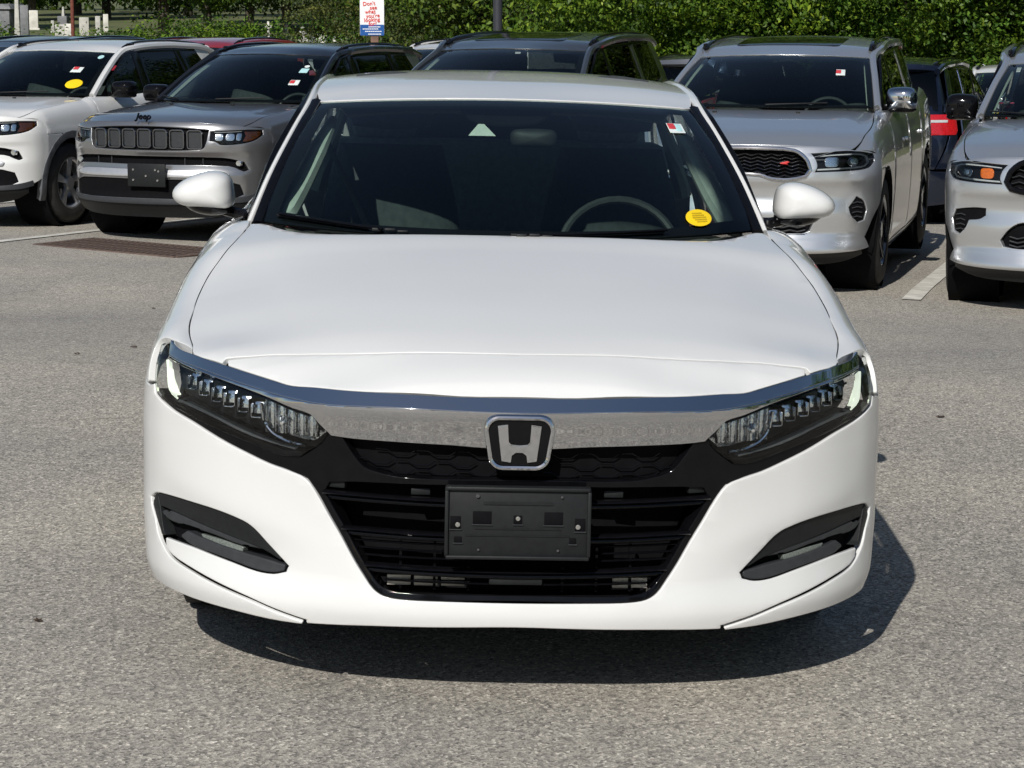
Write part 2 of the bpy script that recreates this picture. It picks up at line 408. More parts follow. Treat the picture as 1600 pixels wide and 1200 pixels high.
# ---------------------------------------------------------------- front-view outlines of the sedan, metres (x, z)
T = {'blade': [(0.88, 0.389), (0.851, 0.397), (0.781, 0.388), (0.714, 0.378), (0.643, 0.367), (0.601, 0.355), (0.657, 0.354), (0.729, 0.366),
           (0.796, 0.371), (0.847, 0.371), (0.872, 0.379)],
 'bowl': [(0.605, 0.706), (0.528, 0.703), (0.485, 0.693), (0.461, 0.672), (0.445, 0.656), (0.494, 0.618), (0.538, 0.621), (0.582, 0.637),
          (0.6, 0.66)],
 'chrome_bot': [(0.441, 0.655), (0.436, 0.649), (0.435, 0.651), (0.379, 0.646), (0.286, 0.644), (0.163, 0.641), (0.077, 0.636), (0.002, 0.637)],
 'chrome_crease': [(0.854, 0.779), (0.822, 0.772), (0.767, 0.766), (0.708, 0.758), (0.633, 0.745), (0.569, 0.734), (0.507, 0.727), (0.435, 0.724),
                   (0.287, 0.727), (0.018, 0.723)],
 'chrome_top': [(0.854, 0.828), (0.848, 0.811), (0.825, 0.797), (0.788, 0.793), (0.745, 0.788), (0.694, 0.782), (0.635, 0.772), (0.571, 0.761),
                (0.53, 0.755), (0.475, 0.757), (0.393, 0.756), (0.288, 0.756), (0.134, 0.753), (0.018, 0.753)],
 'drl': [(0.875, 0.771), (0.872, 0.724), (0.865, 0.689), (0.838, 0.67), (0.747, 0.651), (0.664, 0.623), (0.585, 0.607), (0.527, 0.603),
         (0.524, 0.608), (0.585, 0.621), (0.655, 0.642), (0.74, 0.669), (0.82, 0.69), (0.84, 0.711), (0.849, 0.735), (0.859, 0.774)],
 'fog_bot': [(0.537, 0.325), (0.542, 0.312), (0.572, 0.303), (0.614, 0.303), (0.677, 0.314), (0.731, 0.322), (0.787, 0.329), (0.858, 0.331),
             (0.871, 0.331), (0.889, 0.366), (0.901, 0.395)],
 'fog_top': [(0.903, 0.414), (0.889, 0.428), (0.867, 0.434), (0.788, 0.436), (0.713, 0.431), (0.649, 0.417), (0.621, 0.402), (0.59, 0.373),
             (0.556, 0.342), (0.537, 0.325)],
 'foglamp': [(0.769, 0.362), (0.714, 0.359), (0.655, 0.351), (0.658, 0.338), (0.713, 0.338), (0.758, 0.349)],
 'foglip': [(0.815, 0.368), (0.78, 0.357), (0.728, 0.342), (0.656, 0.332), (0.573, 0.328), (0.542, 0.321), (0.572, 0.303), (0.614, 0.303),
            (0.677, 0.314), (0.731, 0.322), (0.791, 0.331)],
 'gapline': [(0.871, 0.331), (0.856, 0.303), (0.837, 0.289), (0.785, 0.275), (0.711, 0.256), (0.639, 0.238), (0.571, 0.218), (0.493, 0.199)],
 'grille_edge': [(0.491, 0.542), (0.466, 0.504), (0.438, 0.457), (0.409, 0.411), (0.38, 0.361), (0.355, 0.323), (0.331, 0.293), (0.306, 0.279),
                 (0.27, 0.274), (0.207, 0.273), (0.021, 0.276)],
 'leds': [(0.789, 0.733), (0.755, 0.725), (0.721, 0.716), (0.689, 0.709), (0.653, 0.701), (0.619, 0.692)],
 'lens_bot': [(0.847, 0.667), (0.805, 0.655), (0.747, 0.638), (0.681, 0.621), (0.616, 0.603), (0.553, 0.588), (0.51, 0.59), (0.461, 0.627),
              (0.441, 0.655)],
 'lens_out': [(0.854, 0.828), (0.881, 0.793), (0.888, 0.759), (0.889, 0.725), (0.885, 0.696), (0.871, 0.68), (0.847, 0.667)],
 'lens_top': [(0.852, 0.774), (0.81, 0.765), (0.766, 0.759), (0.714, 0.751), (0.648, 0.738), (0.585, 0.723), (0.528, 0.706), (0.485, 0.696),
              (0.461, 0.673), (0.441, 0.655)],
 'lipbot': [(0.91, 0.212), (0.93, 0.138), (0.874, 0.184), (0.787, 0.201), (0.676, 0.205), (0.51, 0.192), (0.457, 0.195), (0.306, 0.203),
            (0.008, 0.214)],
 'sil': [(0.865, 0.846), (0.91, 0.772), (0.947, 0.657), (0.956, 0.585), (0.958, 0.408), (0.915, 0.279), (0.933, 0.149)],
 'slat1': [(0.458, 0.506), (0.41, 0.502), (0.353, 0.5), (0.27, 0.499), (0.167, 0.5)],
 'slat2': [(0.413, 0.424), (0.353, 0.421), (0.269, 0.42), (0.166, 0.421)],
 'slat3': [(0.364, 0.342), (0.287, 0.339), (0.208, 0.339), (0.105, 0.34)],
 'ubar': [(0.408, 0.643), (0.386, 0.609), (0.358, 0.578), (0.322, 0.566), (0.267, 0.558), (0.164, 0.557), (0.015, 0.56)],
 'white_top': [(0.89, 0.707), (0.887, 0.683), (0.867, 0.67), (0.831, 0.653), (0.781, 0.637), (0.713, 0.61), (0.648, 0.587), (0.585, 0.566),
               (0.538, 0.555), (0.51, 0.539), (0.491, 0.537)]}

# ---------------------------------------------------------------- vehicle surfaces (x across, y back from the nose, z up)
class Body:
    """smooth surfaces every panel of one vehicle is cut from"""
    def __init__(s, d):
        s.d = d; s.L = d['L']; s.W = pchip(*d['W']); s.Pf = pchip([0, .2, .4, .55, .7, .8, .88, .94, .98, 1.0], d['plan'], True)
        s.B = pchip(*d['B']); s.D = d['D']; s.Hc = pchip(*d['Hc']); s.Ha = pchip(*d['Ha']); s.hx = d.get('hx', .84)
        s._pt = np.linspace(0, 1, 400); s._py = s.Pf(s._pt)
        s.flank = d.get('flank'); s.zcr = pchip(*d['zcr']) if 'zcr' in d else None
        s.zsh = d['zsh']; a = d['A']; s.Ax = pchip(a[0], a[1]); s.Az = pchip(a[0], a[2])
        s.xb = pchip(*d['xb']); s.sl = d['slope']; s.zb = d.get('zbase', 1.0)
        s.Rc = pchip(*d['Rc']); s.rdrop = d['rdrop']; s.ws = d['ws']
        s.tail = pchip([0, s.L - 1.3, s.L], [1, 1, d.get('tailw', .93)])
        ct = d['cut']                               # (x, z) line where hood meets fascia
        s.czf = pchip([p[0] for p in ct], [p[1] for p in ct], True)
        s.cz = lambda x: s.czf(np.abs(x))
        s.cy = lambda x: s.F(x, s.cz(x))
    def F(s, x, z):
        ax = np.abs(x); z = np.asarray(z, float); zz = z if s.zcr is None else np.minimum(z, s.zcr(ax))
        t = np.minimum(ax / s.W(zz), 1.); y = s.B(zz) + s.D * s.Pf(t)
        if s.flank: y = y + s.flank(ax, zz)
        if s.zcr is not None: y = y + .8 * np.maximum(z - s.zcr(ax), 0)
        return y
    def Fs(s, a, z):                                # a runs 0..1 from centre to the flank
        aa = np.abs(a); g = 1 - (1 - np.minimum(aa, 1.)) ** 2; x = np.sign(a) * s.W(z) * g
        return st(x, s.F(x, z) + np.maximum(aa - 1, 0), z)      # past 1 it runs back along the flank
    def fa(s, pts):
        o = []
        for x, z in pts:
            W_ = float(s.W(z)); t = min(abs(x) / W_, 1.); o.append((math.copysign(1 - math.sqrt(1 - t) + max(0, abs(x) - W_), x), z))
        return o
    def H(s, x, y):
        h = s.Hc(y) - s.Ha(y) * (np.abs(x) / s.hx) ** 2.6 - .10 * (softp(np.abs(x) - .46 - .16 * y, .012) - softp(np.abs(x) - .52 - .16 * y, .02)) * np.clip((y - .35) / .4, 0, 1)
        yc = s.cy(x); res = s.cz(x) - (s.Hc(yc) - s.Ha(yc) * (np.abs(x) / s.hx) ** 2.6)
        return h + res * np.exp(-(np.maximum(y - yc, 0) / .14) ** 2)
    def Hs(s, x, y): return st(x, y, s.H(x, y))
    def G(s, y, z):                                 # half width; follows the nose plan in front, the tail taper behind
        t = np.interp((y - s.B(z)) / s.D, s._py, s._pt)
        return s.W(z) * s.tail(y) * t
    def S(s, y, v):                                 # right-hand flank; v above zsh rolls over the shoulder
        y = np.asarray(y, float); v = np.asarray(v, float)
        sg = np.clip((v - s.zsh) / .3, 0, 1)
        xB = s.G(y, np.minimum(v, s.zsh)); zB = np.minimum(v, s.zsh)
        xA = s.Ax(y); kf = np.clip((s.ws[0][1] - .06 - y) / .12, 0, 1); zA = s.Az(y) * (1 - kf) + s.H(xA, y) * kf; xC = xB - .022; zC = zA - .012 + s.d.get('lift', 0) * np.exp(-((y - .52) / .14) ** 2)
        q = 1 - sg
        x = q*q*xB + 2*q*sg*xC + sg*sg*xA; z = q*q*zB + 2*q*sg*zC + sg*sg*zA
        return st(x, y, z)
    def G2(s, y, z): return s.xb(y) - (z - s.zb) * s.sl - .10 * np.clip(z - s.zb, 0, 9) ** 2
    def G2s(s, y, z): return st(s.G2(y, z), y, z)
    def zr(s, y): return s.Rc(y) - s.rdrop          # height of the roof's side edge
    def roof(s, x, y):
        xr = s.G2(y, s.zr(y)); f = lambda yy: s.Rc(yy) - s.rdrop * (np.minimum(np.abs(x) / xr, 1.1)) ** 2.8
        (xt, yt, zt), ytc, ztc = s.ws[3:]; g = (np.abs(x) / xt) ** 2; yc = ytc + (yt - ytc) * g; zc = ztc + (zt - ztc) * g + .003
        return st(x, y, f(y) + (zc - f(yc)) * np.exp(-(np.maximum(y - yc, 0) / .16) ** 2))
    def wsurf(s, u, w_, back=False):
        k = s.d['rw'] if back else s.ws
        (xb, yb, zb), ybc, zbc, (xt, yt, zt), ytc, ztc = k
        g = np.abs(u) ** 2.0
        p0 = st(xb * u, ybc + (yb - ybc) * g, zbc + (zb - zbc) * g); p1 = st(xt * u, ytc + (yt - ytc) * g, ztc + (zt - ztc) * g)
        w_ = np.asarray(w_, float)[..., None]
        bul = np.sin(np.clip(w_, 0, 1) * math.pi) * .028
        return p0 * (1 - w_) + p1 * w_ + bul * np.array([0, .55 if back else -.55, .8])
    def wr(s, z): return np.where(z < s.zb, s.W(z) * s.tail(s.L), np.minimum(s.W(z) * s.tail(s.L), s.G2(s.L, z)))
    def rear(s, x, z):
        ax = np.abs(x); wz = np.where(z < s.zb, s.W(z) * s.tail(s.L), np.minimum(s.W(z) * s.tail(s.L), s.xb(s.L) - (z - s.zb) * s.sl))
        t = np.minimum(ax / wz, 1.)
        return s.Rb(z) - .30 * s.Pf(t)
    def Rs(s, a, z):
        wz = s.wr(z)
        x = np.sign(a) * wz * (1 - (1 - np.minimum(np.abs(a), 1.)) ** 2)
        return st(x, s.rear(x, z), z)

def arch(yc, r, zb, zc=None, n=12):
    """points of a wheel opening, front to back, starting and ending at height zb"""
    zc = .34 if zc is None else zc
    a0 = math.asin(max(-1, min(1, (zb - zc) / r)))
    return [(yc - r * math.cos(a0 + (math.pi - 2*a0) * k / n), zc + r * math.sin(a0 + (math.pi - 2*a0) * k / n)) for k in range(n + 1)]

def both(root, name, geo, m, label=None):
    a = make(name, geo, m, root); b = make(name, mirror(geo) if geo[2] is not None else (geo[0] * [-1, 1, 1], [f[::-1] for f in geo[1]], None), m, root)
    return a, b

def add_wheel(root, x, y, r, rim_m, tyre_w=.225, spokes=5, steer=0.):
    s = 1 if x > 0 else -1; rr = r * .66; hw = tyre_w / 2
    prof = [(-hw, rr), (-hw - .004, rr + .04), (-hw, r - .035), (-hw + .02, r - .008), (-hw + .045, r), (hw - .045, r), (hw - .02, r - .008), (hw, r - .035), (hw + .004, rr + .04), (hw, rr)]
    t = lathe(prof, (0, 0, 0), 'X', 56)
    grooves = [lathe([(gx - .006, r + .0015), (gx + .006, r + .0015), (gx + .006, r - .004), (gx - .006, r - .004)], (0, 0, 0), 'X', 40) for gx in ()]
    blocks = []
    for k in range(72):                             # tread blocks
        a = 2 * math.pi * k / 72
        for gx in (-.075, -.027, .027, .075):
            bx = box((gx, 0, 0), (.040, .0215, .006))
            V = bx[0]; V = V + [0, 0, r + .002]; c, q = math.cos(a + gx * 1.2), math.sin(a + gx * 1.2)
            blocks.append((np.stack([V[:, 0], V[:, 1] * c - V[:, 2] * q, V[:, 1] * q + V[:, 2] * c], 1), bx[1], None))
    w_ = make('wheel', join(t, *blocks), RUBBER, root)
    w_.location = (x, y, r); w_.rotation_euler = (0, 0, steer)
    barrel = lathe([(s*-.09, rr - .005), (s*.10, rr + .004), (s*.112, rr + .002), (s*.112, rr - .014), (s*.098, rr - .02), (s*.09, rr - .03), (s*-.09, rr - .03)], (0, 0, 0), 'X', 48)
    make('rim', barrel, rim_m, w_)
    sp = []
    for k in range(spokes):
        a = 2 * math.pi * k / spokes
        for da, wd in ((-.16, .032), (.16, .032)):
            bx = box((0, 0, 0), (.03, wd, rr - .06), .006)
            V = bx[0].copy(); V[:, 1] *= 1 + (V[:, 2] / rr) * .35; V[:, 0] += s * (.075 + .018 * (V[:, 2] > 0)); V[:, 2] += rr / 2 + .018
            c, q = math.cos(a + da * .6), math.sin(a + da * .6)
            sp.append((np.stack([V[:, 0], V[:, 1] * c - V[:, 2] * q, V[:, 1] * q + V[:, 2] * c], 1), bx[1], None))
        make('spoke', join(*sp[-2:]), rim_m, w_)
    make('hub_cap', join(cyl((s * .085, 0, 0), .062, .035, 'X', 28, bev=.006)), rim_m, w_)
    make('brake_disc', cyl((s * .02, 0, 0), rr * .72, .02, 'X', 40), CHROMED, w_)
    return w_

def add_seats(root, ys, zs, xs, wd=.5, hr=True, belt=False):
    for x in xs:
        bk = make('seat', join(box((x, ys + .05, zs + .08), (wd, .5, .16), .05, seg=3), dome([(-wd/2, 0), (-wd/2 + .02, .35), (-.17, .60), (.17, .60), (wd/2 - .02, .35), (wd/2, 0)], (x, ys + .28, zs + .1), (1, 0, 0), (0, .22, .97), .09, back=.8)), SEAT, root)
        if hr:
            hd = make('headrest', dome([(-.13, 0), (-.145, .09), (-.12, .17), (0, .185), (.12, .17), (.145, .09), (.13, 0), (0, -.01)], (x, ys + .42, zs + .74), (1, 0, 0), (0, .1, .995), .05, back=.9), SEAT, bk)

def add_interior(root, b, dash_y, dash_z, wheel_x, seat_y, seat_z, rear_y, xw=.66, wheel_r=.185):
    L = b.L
    make('cabin_floor', box((0, (dash_y + rear_y) / 2 + .3, seat_z - .17), (xw * 2.05, rear_y - dash_y + 1.3, .06)), DEEP, root)
    d = make('dashboard', join(box((0, dash_y + .18, dash_z - .13), (xw * 2.1, .5, .22), .05, seg=3), box((0, dash_y + .32, dash_z - .33), (xw * 2, .25, .3), .04)), DASH, root)
    sw = Matrix.Rotation(R(-25), 3, 'X')
    ring = lathe([(.013 * math.cos(q), wheel_r + .013 * math.sin(q)) for q in [k * math.pi / 4 for k in range(8)]], (0, 0, 0), 'Y', 36)
    sp = join(ring, box((0, .01, -.02), (.15, .04, .11), .02), box((0, .01, -.02), (wheel_r * 1.9, .015, .03), .005), box((0, .01, -.10), (.03, .015, .14), .005))
    V = np.array([sw @ Vector(v) for v in sp[0]]) + [wheel_x, dash_y + .52, dash_z - .10]
    make('steering_wheel', (V, sp[1], None), mat('steering_wheel_leather', (.03, .032, .034), rough=.45, var=.15), root)
    add_seats(root, seat_y, seat_z, (-.37, .37))
    make('rear_seat', join(box((0, rear_y, seat_z + .08), (xw * 1.95, .5, .16), .05), box((0, rear_y + .3, seat_z + .38), (xw * 1.95, .16, .56), .06, rot=(R(-14), 'X')), *[box((x, rear_y + .36, seat_z + .72), (.24, .09, .14), .035) for x in (-.42, .42)]), REARSEAT, root)

def ground_mat():
    m, nt, b = nodes('asphalt'); N = nt.nodes; L = nt.links
    tc = N.new('ShaderNodeTexCoord'); P = tc.outputs['Object']
    def noise_(s, d=2, r=.5): n = N.new('ShaderNodeTexNoise'); n.inputs['Scale'].default_value = s; n.inputs['Detail'].default_value = d; n.inputs['Roughness'].default_value = r; L.new(P, n.inputs['Vector']); return n.outputs['Fac']
    def ramp(f, stops):
        r = N.new('ShaderNodeValToRGB'); L.new(f, r.inputs[0]); e = r.color_ramp.elements
        e[0].position, e[0].color = stops[0][0], stops[0][1] + (1,); e[1].position, e[1].color = stops[-1][0], stops[-1][1] + (1,)
        for p, c in stops[1:-1]: q = e.new(p); q.color = c + (1,)
        return r.outputs[0]
    def mixc(f, a, c, mode='MIX'):
        x = N.new('ShaderNodeMixRGB'); x.blend_type = mode
        if isinstance(f, float): x.inputs[0].default_value = f
        else: L.new(f, x.inputs[0])
        L.new(a, x.inputs[1]); L.new(c, x.inputs[2]); return x.outputs[0]
    vo = N.new('ShaderNodeTexVoronoi'); vo.inputs['Scale'].default_value = 125; L.new(P, vo.inputs['Vector'])
    stone = ramp(vo.outputs['Color'], [(.0, (.13, .12, .11)), (.35, (.34, .315, .275)), (.75, (.52, .48, .415)), (1., (.90, .84, .74))])
    fine = ramp(noise_(260, 3, .7), [(.34, (.42, .42, .42)), (.60, (1.25, 1.25, 1.25))])
    c = mixc(.85, stone, fine, 'MULTIPLY')
    med = ramp(noise_(22, 4, .65), [(.3, (.86, .86, .87)), (.7, (1.10, 1.10, 1.09))]); c = mixc(1., c, med, 'MULTIPLY')
    big = ramp(noise_(.55, 5, .6), [(.3, (.80, .81, .83)), (.7, (1.12, 1.10, 1.06))]); c = mixc(1., c, big, 'MULTIPLY')
    cr = N.new('ShaderNodeTexVoronoi'); cr.feature = 'DISTANCE_TO_EDGE'; cr.inputs['Scale'].default_value = .42
    wp = N.new('ShaderNodeTexNoise'); wp.inputs['Scale'].default_value = 1.6; wp.inputs['Detail'].default_value = 5; L.new(P, wp.inputs['Vector'])
    wv = N.new('ShaderNodeVectorMath'); wv.operation = 'MULTIPLY_ADD'; wv.inputs[1].default_value = (.7, .7, 0); L.new(wp.outputs['Color'], wv.inputs[0]); L.new(P, wv.inputs[2]); L.new(wv.outputs[0], cr.inputs['Vector'])
    crack = ramp(cr.outputs['Distance'], [(.0, (.5, .5, .5)), (.0045, (1., 1., 1.))]); c = mixc(.45, c, crack, 'MULTIPLY')
    st_ = ramp(noise_(2.3, 6, .7), [(.62, (1., 1., 1.)), (.70, (.88, .87, .86))]); c = mixc(1., c, st_, 'MULTIPLY')
    L.new(c, b.inputs['Base Color']); b.inputs['Roughness'].default_value = .85; b.inputs['Specular IOR Level'].default_value = .35
    bp = N.new('ShaderNodeBump'); bp.inputs['Strength'].default_value = .55; bp.inputs['Distance'].default_value = .004
    ad = N.new('ShaderNodeMath'); ad.operation = 'ADD'; L.new(vo.outputs['Distance'], ad.inputs[0]); L.new(noise_(320, 3, .7), ad.inputs[1])
    L.new(ad.outputs[0], bp.inputs['Height']); L.new(bp.outputs[0], b.inputs['Normal'])
    return m
ASPH = ground_mat()
def sheet(name, xs, ys, m, dz=0., kind='structure', fn=gz):
    X, Y = np.meshgrid(xs, ys); Z = fn(X, Y) + dz; nx = len(xs); V = np.stack([X, Y, Z], -1).reshape(-1, 3)
    F = [[j*nx + i, j*nx + i + 1, (j+1)*nx + i + 1, (j+1)*nx + i] for j in range(len(ys) - 1) for i in range(nx - 1)]
    o = make(name, (V, F, None), m); o.data.polygons.foreach_set('use_smooth', [True] * len(F)); o['kind'] = kind; return o
gx = np.concatenate([np.linspace(-220, -30, 20), np.linspace(-25, 25, 80), np.linspace(30, 220, 20)])
sheet('parking_lot', gx, np.concatenate([np.linspace(-60, 2, 20), np.linspace(2.5, 40, 90)]), ASPH)

# ---------------------------------------------------------------- the white sedan
def sedan_flank(ax, z):
    k = 1 / (1 + np.exp(-(ax - .52) / .04)) / (1 + np.exp((ax - .86) / .018)); tt = z - (.40 + .235 * (ax - .5))
    return k * (.10 * softp(tt)) + k * .30 * (softp(-tt) - softp(-tt - .07)) - k * .19 * (softp(-tt - .09) - softp(-tt - .2))
SED = dict(L=4.88,
    W=([.10, .16, .2, .25, .4, .58, .66, .76, .83, .95], [.89, .915, .93, .942, .951, .951, .946, .924, .895, .86]),
    plan=[0, .012, .06, .13, .245, .36, .49, .63, .79, 1.0], D=.66,
    B=([.10, .16, .20, .24, .32, .45, .60, .66, .72, .75, .78, .85, .95], [.10, .035, .012, .004, .02, .03, .022, .011, -.002, .0, .03, .12, .26]),
    flank=sedan_flank,
    zcr=([0, .29, .44, .51, .57, .634, .71, .77, .825, .858, .95], [.722, .726, .723, .725, .733, .743, .755, .762, .768, .773, .785]),
    Hc=([-.1, .018, .06, .18, .4, .7, .95, 1.12, 1.5], [.70, .754, .79, .835, .89, .95, .995, 1.024, 1.045]),
    Ha=([0, .1, .22, .33, .45, .6, .85, 1.1, 1.4], [.24, .24, .16, .12, .112, .095, .08, .05, .02]),
    cut=[(x, z) for x, z in sorted([(0, .754)] + T['chrome_top'][:-1])],
    zsh=.70, lift=.03,
    A=([.3, .39, .56, .75, .9, 1.03, 1.18, 1.38, 1.6, 1.9, 2.5, 3.5, 4.2, 4.8], [.78, .79, .818, .822, .812, .786, .757, .737, .795, .80, .815, .79, .73, .68], [.77, .79, .831, .880, .918, .960, .997, 1.024, 1.005, .99, .985, 1.02, 1.05, 1.02]),
    xb=([1.3, 1.45, 1.65, 1.9, 3.3, 4.2, 4.8], [.735, .745, .775, .797, .79, .73, .68]), slope=.45, zbase=1.0,
    Rc=([1.9, 1.95, 2.3, 2.7, 3.1, 3.6, 3.75], [1.355, 1.362, 1.408, 1.427, 1.42, 1.37, 1.35]), rdrop=.035,
    ws=((.712, 1.43, 1.018), 1.10, 1.012, (.590, 2.10, 1.334), 1.95, 1.360),
    rw=((.62, 4.12, 1.05), 4.32, 1.07, (.55, 3.55, 1.335), 3.62, 1.368), tailw=.95)
def half(pts): return pts + [(-x, y) for x, y in pts[::-1]]

def build_sedan():
    b = Body(SED)
    root = empty('sedan', (.003, 5.13, 0), R(1.4), 'white sedan facing the camera in the foreground, alone in front of the parked rows', 'car', roll=R(1.2))
    b.Rb = pchip([.15, .3, .6, .9, 1.05, 1.1], [4.80, 4.86, 4.88, 4.84, 4.82, 4.80])
    fr = (0, -1, 0)
    def P(name, pts, m, off=0., thick=.012, sym=False, parent=root, ga=.05, gb=.035, surf=None, **k):
        """a fascia panel from (x, z) outline"""
        g = panel(b.fa(pts), surf or b.Fs, fr, ga, gb, thick, off=off, **k)
        if sym: return both(parent, name, g, m)
        return make(name, g, m, parent)
    # --- bumper
    lip = [(0, .212), (.15, .208), (.306, .203), (.457, .195), (.492, .193)]
    gl = T['gapline'][::-1]; e = .0035
    inner = [(x - e * .25, z + e) for x, z in gl[:-1]]; outer = [(x + e * .25, z - e * .6) for x, z in gl]
    fb = T['fog_bot']; ft = T['fog_top']
    pts = lip + [inner[0]] + inner[1:] + fb[:-2][::-1][1:-1] + [fb[0]] + ft[:-1][::-1] + ft[::-1][-1:0:-1][:0]
    top = ft[::-1]                                  # from the inner tip to the outer top corner
    pts = lip + inner + [p for p in fb[:8][::-1]] + top[1:] + [fb[-1], fb[-2], (.880, .332)] + outer[::-1][1:] + [(.50, .189)]
    ya, ra = 1.05, .365
    def yE(z): return float(b.F(b.W(z), z))
    pts += [(.58, .190), (.676, .196), (.787, .199), (.86, .200), (.90, .198), (float(b.W(.2)) + .03, .20)]
    for yy, zz in [q for q in arch(ya, ra, .20) if q[1] < .685][: 7]:
        if yy < ya: pts.append((float(b.W(zz)) + yy - yE(zz), zz))
    wt = T['white_top']
    pts += [(float(b.W(.69)) + ya - .10 - yE(.69), .690), (.905, .698)] + wt[:-2] + [(.495, .540)]
    ge = T['grille_edge']
    pts += ge[1:-1]
    full = [(0, lip[0][1])] + pts[1:]
    poly = full + [(-x, z) for x, z in full[::-1][:-1]]
    P('front_bumper', poly, WHITE, thick=.010, ga=.03, gb=.02, r=.0035, gap=.001)
    # --- chrome wing: upper facet and lower facet
    ct = sorted(T['chrome_top']); cc = sorted(T['chrome_crease']); lt = sorted(T['lens_top']); cb = sorted(T['chrome_bot'])
    up = [(0, .7535)] + ct[1:] ; lowc = [(0, .722)] + cc[1:]
    pu = up[:-1] + [(.858, .818)] + lowc[::-1][:-1] + [(0, .722)]
    pu = half(up[:-2] + [(.852, .812)] + lowc[::-1])
    P('chrome_wing', dedupe(pu), CHROME, thick=.02, gap=.0, r=.001, ga=.04, gb=.02)
    lo = half(lowc + [(x, z + .001) for x, z in lt[::-1]] + [(.435, .650)] + cb[::-1][3:] + [(0, .637)])
    lowers = lambda a, z: b.Fs(a, z)
    P('chrome_band', dedupe(lo), CHROME, thick=.03, gap=.0, r=.0012, ga=.04, gb=.02)
    # --- black surround of lamps and grille
    lb = T['lens_bot']; lo_ = T['lens_out']
    ub = T['ubar']
    inn = [(-.003, .290), (.21, .288), (.27, .289), (.30, .294), (.322, .306), (.345, .335), (.37, .375), (.398, .424), (.427, .470), (.452, .512), (.440, .535), (.38, .540), (.2, .542), (-.003, .545)]
    sur = [(-.003, .277)] + ge[::-1][1:-1] + [(.494, .541)] + [(x, z - .001) for x, z in wt[::-1][1:-2]] + [(.898, .672), (.893, .69)] + lo_[4:6] + [(.845, .664)] + lb[1:] + [(.41, .645)] + ub[1:-1] + [(-.003, .560)]
    # ring = surround minus the opening, as a left and a right half
    outer_ = dedupe([(0, .277)] + sur[1:-1] + [(0, .560)]); hole_ = half([(0, .290)] + inn[1:-1] + [(0, .545)])
    P('grille_surround', half(outer_), GLOSSB, off=-.006, thick=.05, gap=.0, r=.002, ga=.03, gb=.02, holes=[b.fa(dedupe(hole_))])
    # --- upper grille insert and main opening
    P('upper_grille', half([(0, .640), (.163, .643), (.286, .646), (.41, .648)] + ub[1:-1] + [(0, .560)]), DEEP, off=-.035, thick=.01, gap=0)
    hexes = []
    for row, z in enumerate((.620, .596, .575)):
        for k in range(-4, 5):
            x0 = k * .095 + (.047 if row % 2 else 0)
            if abs(x0) > .34 or abs(x0) < .09: continue
            pp = [(x0 - .045, z), (x0 - .02, z), (x0, z - .011), (x0 + .028, z - .011), (x0 + .045, z)]
            hexes.append(tube([(x, float(b.F(x, zz)) + .024, zz) for x, zz in pp], .0014, 5))
    g = [make('grille_mesh_line', h_, GLOSSB, root) for h_ in hexes]
    P('grille_back', half([(0, .27), (.33, .27), (.50, .545), (.45, .60), (0, .60)]), DEEP, off=-.13, thick=.01, gap=0, smooth=False)
    make('grille_floor', box((0, .115, .262), (.56, .10, .02)), DEEP, root)
    def slat(x1, z0, z1, rad, m, name='grille_slat', inset=.012, flat=(1., 1.)):
        xs = np.linspace(-x1, x1, 29); pth = [(x, float(b.F(x, z0)) + inset, z0 + (z1 - z0) * (abs(x) / x1) ** 2) for x in xs]
        return make(name, tube(pth, rad, 10, flat=flat), m, root)
    for x1, z0, z1 in ((.450, .505, .512), (.405, .423, .430), (.350, .341, .347)):
        slat(x1, z0, z1, .011, GLOSSB, flat=(1.6, .55)); slat(x1 - .006, z0 - .013, z1 - .013, .006, GLOSSB, name='slat_lip', inset=.018)
    for i, z in enumerate((.395, .378, .361, .322, .306)):
        x1 = .30 + (z - .30) * .85; slat(min(x1, .385), z, z + .003, .003, GLOSSB, name='louvre', inset=.035, flat=(2.5, .8))
    for s in (-1, 1):
        for x in (.11, .19, .27):
            make('grille_strut', box((s * x, .085 + .2 * x * x, .345), (.006, .03, .12)), GLOSSB, root)
    P('radar_cover', [(-.165, .405), (.165, .405), (.165, .485), (-.165, .485)], MATTB, off=-.05, thick=.01, smooth=False)
    for s, x0, x1, n in ((-1, .115, .305, 3), (1, .225, .315, 2)):     # lit cooler fins low in the opening
        for k in range(n):
            a0 = x0 + (x1 - x0) * k / n + .004; a1 = x0 + (x1 - x0) * (k + 1) / n - .004
            for zc in (.3135, .2985):
                make('cooler_fin', box((s * (a0 + a1) / 2, .082 + .12 * a0 * a0, zc), (a1 - a0, .012, .0095), .001), RADM, root)
    make('tow_cover', box((0, .055, .317), (.125, .03, .020), .004), MATTB, root)
    # ribs in the black corner beside the upper bar
    for s in (-1, 1):
        make('corner_vane', box((s * .425, .105, .535), (.055, .02, .026), .003, rot=(s * R(20), 'Z')), MATTB, root)
        make('clip', box((s * .225, .075, .522), (.045, .02, .016), .002), MATTB, root)
    # --- emblem
    em = empty('emblem', (0, -.004, .6545)); em.parent = root
    rrp = lambda w_, h, n=.28: [( .5*w_*s1, .5*h*s2) for s1, s2 in ()]
    def trap(wt_, wb, h, rr):
        o = []
        cs = [(wt_/2 - rr, h/2 - rr, 0), (-wt_/2 + rr, h/2 - rr, 90), (-wb/2 + rr, -h/2 + rr, 180), (wb/2 - rr, -h/2 + rr, 270)]
        for cx, cz, a0 in cs:
            for k in range(7): a = R(a0 + 15 * k); o.append((cx + rr * math.cos(a), cz + rr * math.sin(a)))
        return o
    po = trap(.152, .134, .116, .03)
    plate_m = prism(po, (0, -.006, 0), (1, 0, 0), (0, 0, 1), -.008)
    make('emblem_plate', prism(po, (0, .022, 0), (1, 0, 0), (0, 0, 1), .024, .001), GLOSSB, em)
